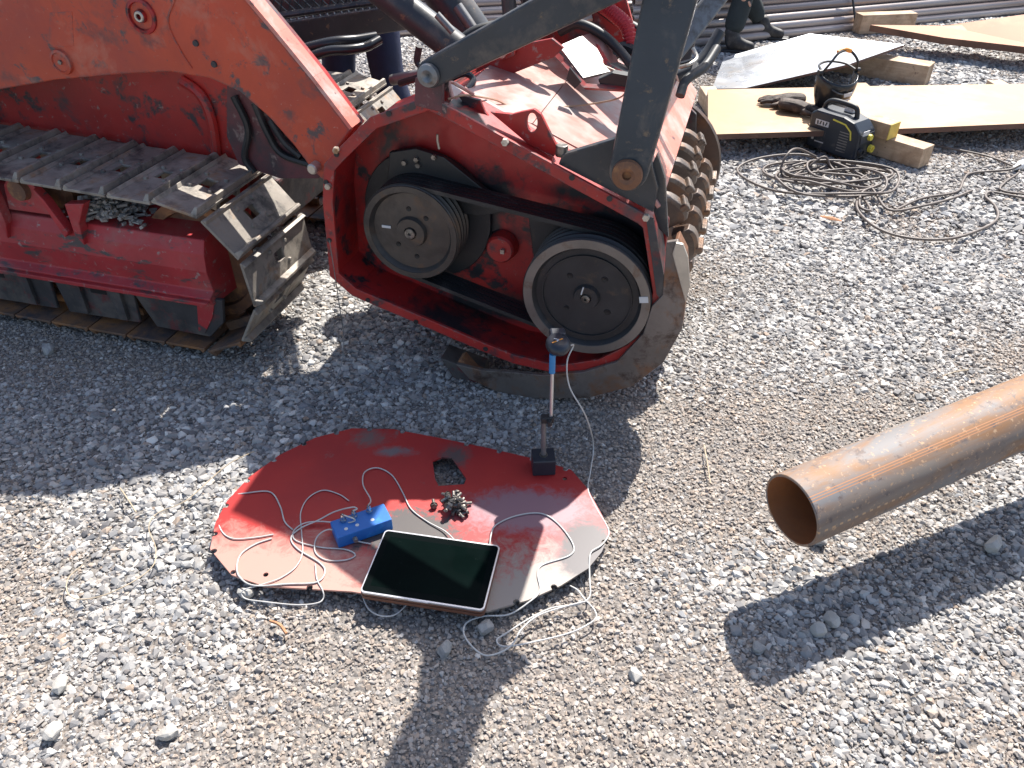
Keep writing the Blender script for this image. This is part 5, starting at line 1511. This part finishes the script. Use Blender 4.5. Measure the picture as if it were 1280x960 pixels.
# ------------------------------------------------------------ welding helmet standing on the tan sheet
hp = Vector((1.864,4.596,0.130))
HE = thing('welding_helmet', 'black welding helmet standing upside down with headband up on the tan sheet', 'helmet', (hp.x, hp.y, 0.1305), R(12))
vs, fs = [], []
nu, nvv = 20, 9
for j in range(nvv):
    t = j / (nvv - 1)
    wdt = 0.075 + 0.045 * math.sin(t * 1.9)
    dep = 0.055 + 0.055 * math.sin(t * 2.0)
    z = 0.005 + 0.235 * t
    for i in range(nu):
        a = R(200) * i / (nu - 1) - R(10)
        cut = -0.055 * math.sin(math.pi * i / (nu - 1)) * (t ** 3)
        vs.append((wdt * math.cos(a), -dep * math.sin(a) * 1.1 + 0.02, z + cut))
for j in range(nvv - 1):
    for i in range(nu - 1):
        fs.append((j * nu + i, j * nu + i + 1, (j + 1) * nu + i + 1, (j + 1) * nu + i))
o = MB().add(vs, fs).build('shell', 'black_gloss', HE, 0, 60)
sd = o.modifiers.new('thick', 'SOLIDIFY')
sd.thickness = 0.004
MB().tube([(-0.105, 0.0, 0.235), (-0.09, -0.03, 0.29), (-0.05, -0.02, 0.335), (0.0, 0.0, 0.345), (0.05, 0.01, 0.335), (0.09, -0.01, 0.29), (0.105, 0.0, 0.235)], 0.007, 8, 5, flat=1.0).build('headband', 'black_rubber', HE)
MB().tube([(-0.105, 0.01, 0.235), (-0.08, 0.09, 0.25), (0.0, 0.13, 0.255), (0.08, 0.09, 0.25), (0.105, 0.01, 0.235)], 0.007, 8, 5).build('headband', 'black_rubber', HE)
MB().tube([(-0.04, 0.0, 0.338), (0.0, 0.005, 0.350), (0.045, 0.01, 0.338)], 0.012, 8, 5).build('sweat_band', 'print_orange', HE)
MB().tube([(-0.095, -0.02, 0.19), (-0.06, -0.085, 0.15), (0.0, -0.108, 0.135), (0.06, -0.085, 0.15), (0.095, -0.02, 0.19)], 0.004, 6, 5).build('rim_line', 'grey_steel', HE)
for s_ in (-1, 1):
    MB().lathe([(0, 0.016), (0.02, 0.014), (0.02, 0)], (0.108 * s_, 0.005, 0.232), (s_, 0, 0), 14).build('pivot_knob', 'black_rubber', HE, 0, 35)
MB().box((0.012, -0.1155, 0.135), (0.05, 0.003, 0.020), Matrix.Rotation(R(-8), 3, 'Y')).build('label', 'print_white', HE)
MB().box((0.006, -0.1195, 0.108), (0.05, 0.003, 0.006), Matrix.Rotation(R(-8), 3, 'Y')).build('label', 'print_white', HE)

# leather gloves lying on the tan sheet
def glove(loc, rz, label, flip=1):
    g = thing('work_glove', label, 'glove', loc, rz, 'leather work gloves on the tan sheet')
    me = bpy.data.meshes.new('glove')
    V, E, Rr = [], [], []
    def chain(pts, rad, root=None):
        last = root
        for p, r in zip(pts, rad):
            V.append((p[0], p[1] * flip, p[2])); Rr.append(r)
            if last is not None: E.append((last, len(V) - 1))
            last = len(V) - 1
        return last
    c0 = chain([(-0.14, 0, 0.045), (-0.06, 0, 0.042), (0.0, 0, 0.036), (0.04, 0, 0.032)], [(0.06, 0.04), (0.05, 0.035), (0.052, 0.030), (0.052, 0.026)])
    for k, (yy, L) in enumerate(((-0.04, 0.075), (-0.014, 0.09), (0.013, 0.085), (0.038, 0.065))):
        chain([(0.055, yy, 0.03), (0.055 + L * 0.5, yy * 1.15, 0.030), (0.055 + L, yy * 1.2, 0.018)], [(0.014, 0.014), (0.013, 0.013), (0.011, 0.011)], c0)
    chain([(0.0, -0.055, 0.026), (0.045, -0.085, 0.022), (0.07, -0.09, 0.018)], [(0.016, 0.016), (0.014, 0.014), (0.012, 0.012)], 2)
    me.from_pydata(V, E, [])
    o = bpy.data.objects.new('glove_body', me)
    col.objects.link(o)
    o.parent = g
    sk = o.modifiers.new('skin', 'SKIN')
    for i, r in enumerate(Rr):
        me.skin_vertices[0].data[i].radius = r
    me.skin_vertices[0].data[0].use_root = True
    o.modifiers.new('sub', 'SUBSURF').render_levels = 2
    me.materials.append(M['leather'])
gp1 = Vector((1.691,4.596,0.130)); gp2 = Vector((1.620,4.715,0.130))
glove((gp1.x, gp1.y, 0.131), R(-15), 'leather work glove nearest the helmet on the tan sheet')
glove((gp2.x, gp2.y + 0.02, 0.131), R(165), 'dark leather work glove lying left of the other glove', -1)

# ------------------------------------------------------------ stacked tubes in the background
D_ = 0.066
proto = None
ordn = ['first', 'second', 'third', 'fourth', 'fifth', 'sixth', 'seventh', 'eighth', 'ninth', 'tenth', 'eleventh', 'twelfth']
rt = random.Random(4)
def stack(base, ang, half, rows, across, word):
    global proto
    td = Vector((math.cos(ang), math.sin(ang), 0))
    tn = Vector((-td.y, td.x, 0))
    for row in range(rows):
        nrow = across - row
        for k in range(nrow):
            if k > 1 and row < rows - 1 and k < nrow - 1:
                continue    # buried inside the stack
            c = base + tn * ((k + row * 0.5) * D_ * 1.01) + Vector((0, 0, D_ / 2 + row * D_ * 0.872)) + td * rt.uniform(-0.2, 0.2)
            if proto is None:
                o = MB().lathe([(-1, D_ / 2 - 0.005), (-1, D_ / 2), (1, D_ / 2), (1, D_ / 2 - 0.005)], (0, 0, 0), (1, 0, 0), 24, True).build('steel_tube', 'tube_steel', None, 0, 30)
                proto = o
            else:
                o = proto.copy()
                col.objects.link(o)
            o.location = c
            o.scale = (half, 1, 1)
            o.rotation_euler = (rt.uniform(0, 6), 0, ang + rt.uniform(-0.002, 0.002))
            where = 'foremost' if k == 0 else ordn[k] + ' from the front'
            tag(o, 'grey steel tube in the %s stack, %s layer up, %s' % (word, ordn[row], where), 'tube', 'long steel tubes stacked in the background')
    return td, tn
lb = Vector((-0.202,6.989,0.000))
stack(lb + Vector((0.2, 0.25, 0)), R(14), 2.2, 7, 10, 'left')
base = Vector((2.405,6.907,0.000)) + Vector((0, 0.1, 0))
td, tn = stack(base + Vector((math.cos(R(20)), math.sin(R(20)), 0)) * 2.9, R(20), 4.2, 8, 12, 'right')
st = MB()
q = base + td * 0.55
st.tube([q - tn * 0.052 + Vector((0, 0, 0.02)), q - tn * 0.05 + Vector((0, 0, 0.06)), q + tn * (3.5 * D_ - 0.045) + Vector((0, 0, 0.455)), q + tn * (3.5 * D_ + 0.3) + Vector((0, 0, 0.49))], 0.009, 6)
tag(st.build('binding_strap', 'black_rubber'), 'thin dark binding wrapped round the stack of steel tubes', 'strap')

# ------------------------------------------------------------ people in the background
def skinned(name, parent, V, E, Rr, m, root=0, sub=2):
    me = bpy.data.meshes.new(name)
    me.from_pydata([tuple(v) for v in V], E, [])
    o = bpy.data.objects.new(name, me)
    col.objects.link(o)
    o.parent = parent
    o.modifiers.new('skin', 'SKIN').use_smooth_shade = True
    for i, r in enumerate(Rr):
        me.skin_vertices[0].data[i].radius = r if isinstance(r, tuple) else (r, r)
    me.skin_vertices[0].data[root].use_root = True
    s = o.modifiers.new('sub', 'SUBSURF')
    s.levels = 1
    s.render_levels = sub
    me.materials.append(M[m])
    return o

def person(loc, rz, label, J, cloth):
    """J: joint positions; body in one skin, garments a little larger over it"""
    P = thing('person', label, 'person', loc, rz)
    names = list(J)
    order = ['pelvis', 'belly', 'chest', 'neck', 'head', 'crown', 'shl', 'ell', 'wrl', 'hal', 'shr', 'elr', 'wrr', 'har', 'hil', 'knl', 'anl', 'tol', 'hir', 'knr', 'anr', 'tor']
    ix = {n: i for i, n in enumerate(order)}
    V = [J[n] for n in order]
    E = [(ix[a], ix[b]) for a, b in (('pelvis', 'belly'), ('belly', 'chest'), ('chest', 'neck'), ('neck', 'head'), ('head', 'crown'), ('chest', 'shl'), ('shl', 'ell'), ('ell', 'wrl'), ('wrl', 'hal'), ('chest', 'shr'), ('shr', 'elr'), ('elr', 'wrr'), ('wrr', 'har'),
         ('pelvis', 'hil'), ('hil', 'knl'), ('knl', 'anl'), ('anl', 'tol'), ('pelvis', 'hir'), ('hir', 'knr'), ('knr', 'anr'), ('anr', 'tor'))]
    rad = dict(pelvis=0.12, belly=0.115, chest=0.14, neck=0.055, head=(0.085, 0.10), crown=(0.075, 0.09), shl=0.06, ell=0.042, wrl=0.030, hal=0.028, shr=0.06, elr=0.042, wrr=0.030, har=0.028, hil=0.06, knl=0.022, anl=0.024, tol=0.024, hir=0.06, knr=0.022, anr=0.024, tor=0.024)
    skinned('body', P, V, E, [rad[n] for n in order], 'skin')
    for s in 'lr':
        w_, h_ = Vector(J['wr' + s]), Vector(J['ha' + s])
        d = (h_ - w_).normalized()
        sd = d.cross(Vector((0, 0, 1)))
        sd = sd.normalized() if sd.length > 0.1 else Vector((0, 1, 0))
        fv, fe, fr = [h_], [], [0.02]
        for k in range(4):
            b0 = len(fv)
            oo = sd * (0.018 * (k - 1.5))
            L = (0.065, 0.078, 0.074, 0.056)[k]
            fv += [h_ + oo + d * 0.03, h_ + oo + d * (0.03 + L * 0.6) + Vector((0, 0, -0.01)), h_ + oo + d * (0.03 + L) + Vector((0, 0, -0.03))]
            fe += [(0, b0), (b0, b0 + 1), (b0 + 1, b0 + 2)]
            fr += [0.010, 0.009, 0.008]
        b0 = len(fv)
        fv += [h_ - d * 0.01 + sd * 0.04, h_ + d * 0.03 + sd * 0.055]
        fe += [(0, b0), (b0, b0 + 1)]
        fr += [0.011, 0.009]
        skinned('hand', P, fv, fe, fr, 'skin', 0, 1)
    # trousers
    tn_ = ['pelvis', 'belly', 'hil', 'knl', 'anl', 'hir', 'knr', 'anr']
    tv = [Vector(J[n]) for n in tn_]
    tv[1] = tv[0].lerp(tv[1], 0.5)
    for a, k in ((4, 3), (7, 6)):
        tv[a] = tv[a].lerp(tv[k], 0.08)
    te = [(0, 1), (0, 2), (2, 3), (3, 4), (0, 5), (5, 6), (6, 7)]
    skinned('trousers', P, tv, te, [0.15, 0.145, 0.115, 0.088, 0.085, 0.115, 0.088, 0.085], cloth[0])
    jn = ['belly', 'chest', 'neck', 'shl', 'ell', 'wrl', 'shr', 'elr', 'wrr']
    jv = [Vector(J[n]) for n in jn]
    jv[2] = jv[1].lerp(jv[2], 0.6)
    jv.append(Vector(J['pelvis']).lerp(Vector(J['belly']), 0.3))
    je = [(0, 1), (1, 2), (1, 3), (3, 4), (4, 5), (1, 6), (6, 7), (7, 8), (0, 9)]
    skinned('jacket', P, jv, je, [0.15, 0.17, 0.075, 0.085, 0.062, 0.046, 0.085, 0.062, 0.046, 0.16], cloth[1])
    for s in 'lr':
        a, t = Vector(J['an' + s]), Vector(J['to' + s])
        d = (t - a)
        d.z = 0
        d.normalize()
        bv = [a + Vector((0, 0, 0.10)), a + Vector((0, 0, -0.02)), a - d * 0.04 + Vector((0, 0, -0.035)), t + Vector((0, 0, 0.004)), t + d * 0.05]
        skinned('boot', P, bv, [(0, 1), (1, 2), (1, 3), (3, 4)], [0.062, 0.055, 0.048, 0.045, 0.038], cloth[2])
        sole = MB()
        c = (a - d * 0.06 + t + d * 0.07) / 2
        sole.box((c.x, c.y, 0.013), (0.32, 0.10, 0.024), Matrix.Rotation(math.atan2(d.y, d.x), 3, 'Z'))
        sole.build('boot_sole', 'black_rubber', P, 0.010)
    # hair and face
    h, cr = Vector(J['head']), Vector(J['crown'])
    upv = (cr - h).normalized()
    fw = Vector(J['face']).normalized()
    hv = [h + upv * 0.07 - fw * 0.06, cr - fw * 0.02 + upv * 0.02, cr + fw * 0.05]
    skinned('hair', P, hv, [(0, 1), (1, 2)], [0.085, 0.088, 0.06], 'hair', 1)
    sdv = fw.cross(upv)
    m = MB()
    m.lathe([(0, 0.018), (0.03, 0.008), (0.034, 0.0)], h + fw * 0.085 + upv * 0.01, fw, 10)
    m.build('nose', 'skin', P, 0, 60)
    for s in (1, -1):
        MB().lathe([(0, 0.012), (0.006, 0.008), (0.007, 0)], h + fw * 0.085 + upv * 0.05 + sdv * 0.032 * s, fw, 10).build('eye', 'hair', P, 0, 60)
        MB().lathe([(0, 0.03), (0.012, 0.026), (0.014, 0)], h + upv * 0.02 + sdv * 0.085 * s, sdv * s, 12).build('ear', 'skin', P, 0, 60)
    MB().tube([h + fw * 0.088 - upv * 0.045 - sdv * 0.025, h + fw * 0.097 - upv * 0.047, h + fw * 0.088 - upv * 0.045 + sdv * 0.025], 0.005, 6).build('mouth', 'hose_red', P)
    return P

# worker standing behind the far track
person((-0.76, 4.12, 0.0), R(-10), 'person in navy work trousers standing behind the far crawler track', dict(
    pelvis=(0.0, 0.05, 0.93), belly=(0.0, 0.04, 1.10), chest=(0.0, 0.02, 1.32), neck=(0.0, 0.0, 1.50), head=(0.0, -0.03, 1.60), crown=(0.0, -0.03, 1.72), face=(0, -1, -0.2),
    shl=(0.19, 0.02, 1.40), ell=(0.25, -0.02, 1.12), wrl=(0.20, -0.22, 0.98), hal=(0.18, -0.28, 0.96),
    shr=(-0.19, 0.02, 1.40), elr=(-0.25, -0.02, 1.12), wrr=(-0.20, -0.22, 0.98), har=(-0.18, -0.28, 0.96),
    hil=(0.10, 0.03, 0.86), knl=(0.135, -0.03, 0.48), anl=(0.24, 0.02, 0.09), tol=(0.27, -0.13, 0.04),
    hir=(-0.10, 0.03, 0.86), knr=(-0.12, -0.03, 0.48), anr=(-0.12, 0.02, 0.09), tor=(-0.15, -0.13, 0.04)), ('navy_cloth', 'navy_cloth', 'boot_leather'))
# worker squatting by the tube stack
q = Vector((1.738,6.472,0.000)); q2 = Vector((2.210,6.880,0.000))
person((q.x, q.y, 0.0), R(0), 'person in dark green trousers and boots crouching by the stacked tubes', dict(
    pelvis=(-0.30, 0.30, 0.42), belly=(-0.24, 0.28, 0.60), chest=(-0.10, 0.26, 0.80), neck=(0.0, 0.25, 0.97), head=(0.06, 0.25, 1.06), crown=(0.08, 0.25, 1.18), face=(1, -0.2, -0.35),
    shl=(-0.05, 0.06, 0.86), ell=(0.06, -0.03, 0.62), wrl=(0.02, 0.0, 0.42), hal=(0.03, 0.02, 0.36),
    shr=(-0.05, 0.44, 0.86), elr=(0.10, 0.48, 0.64), wrr=(0.30, 0.40, 0.52), har=(0.35, 0.38, 0.48),
    hil=(-0.26, 0.20, 0.40), knl=(0.06, 0.08, 0.50), anl=(-0.02, 0.04, 0.09), tol=(0.12, 0.00, 0.04),
    hir=(-0.26, 0.42, 0.40), knr=(0.06, 0.42, 0.50), anr=(q2.x - q.x - 0.14, q2.y - q.y + 0.06, 0.09), tor=(q2.x - q.x, q2.y - q.y + 0.01, 0.04)), ('green_cloth', 'green_cloth', 'boot_leather'))

# ------------------------------------------------------------ single stones and litter
for i, (loc, s_, m_, lb) in enumerate((
    ((1.286,1.397,0.000), (0.075, 0.045, 0.045), 'stone_pale', 'long pale stone under the pipe near the right edge'),
    ((0.735,1.132,0.000), (0.046, 0.042, 0.036), 'stone_pale', 'round stone in the shadow of the pipe, left one of a pair'),
    ((0.776,1.161,0.000), (0.046, 0.040, 0.036), 'stone_pale', 'round stone in the shadow of the pipe, right one of a pair'),
    ((0.581,1.084,0.000), (0.036, 0.032, 0.026), 'stone', 'grey stone at the near tip of the pipe shadow'),
    ((-0.980,0.876,0.000), (0.050, 0.042, 0.036), 'stone_pale', 'white stone in the bottom left corner of the gravel'),
    ((-0.734,0.876,0.000), (0.046, 0.036, 0.030), 'stone_pale', 'pale stone at the bottom edge, right of the white corner stone'),
    ((-1.019,0.989,0.000), (0.055, 0.036, 0.026), 'stone_pale', 'flat pale stone near the left edge of the foreground'),
    ((0.281,1.013,0.000), (0.040, 0.032, 0.024), 'stone_pale', 'pale flat stone in the foreground right of the dark shadow'),
    ((-0.669,1.240,0.000), (0.046, 0.034, 0.036), 'stone_pale', 'pale stone touching the front left edge of the red plate'),
    ((-1.676,2.316,0.000), (0.060, 0.050, 0.045), 'stone', 'grey stone in shade below the near crawler track'),
    ((-0.158,1.079,0.000), (0.050, 0.036, 0.034), 'stone', 'grey stone in the dark shadow ahead of the laptop'),
    ((-0.064,1.139,0.000), (0.055, 0.036, 0.034), 'stone', 'grey stone enclosed by the cable loop near the laptop'),
    ((0.820,1.414,0.000), (0.060, 0.040, 0.036), 'stone', 'stone just below the open end of the big pipe'),
    ((0.000,1.588,0.000), (0.001, 0.001, 0.001), 'stone', ''),)):
    if lb:
        rock(loc, s_, 100 + i, lb, m_)
tag(MB().tube([(-0.582,1.149,0.020), (-0.555,1.135,0.024), (-0.536,1.115,0.018)], 0.004, 6, 4).build('bark_strip', 'bark'), 'small orange strip of bark on gravel in front of the red plate', 'bark')
tag(MB().tube([(1.466,3.422,0.020), (1.505,3.383,0.026), (1.549,3.374,0.018)], [0.008, 0.018, 0.006], 6, 0, True, 0.4).build('bark_strip', 'bark'), 'reddish piece of bark on gravel below the lead heap', 'bark')
for i, (a, b, lb) in enumerate((((0.589,1.789,0.018), (0.575,1.624,0.016), 'straw stalk on gravel right of the mulcher shadow'), ((1.478,2.145,0.018), (1.586,2.185,0.016), 'straw stalk on the gravel above the pipe'), ((-1.127,1.602,0.018), (-1.046,1.510,0.016), 'straw stalk on sunlit gravel left of the red plate'))):
    tag(MB().tube([a, ((a[0] + b[0]) / 2, (a[1] + b[1]) / 2, 0.022), b], 0.0022, 6).build('straw_stalk', 'straw'), lb, 'straw')
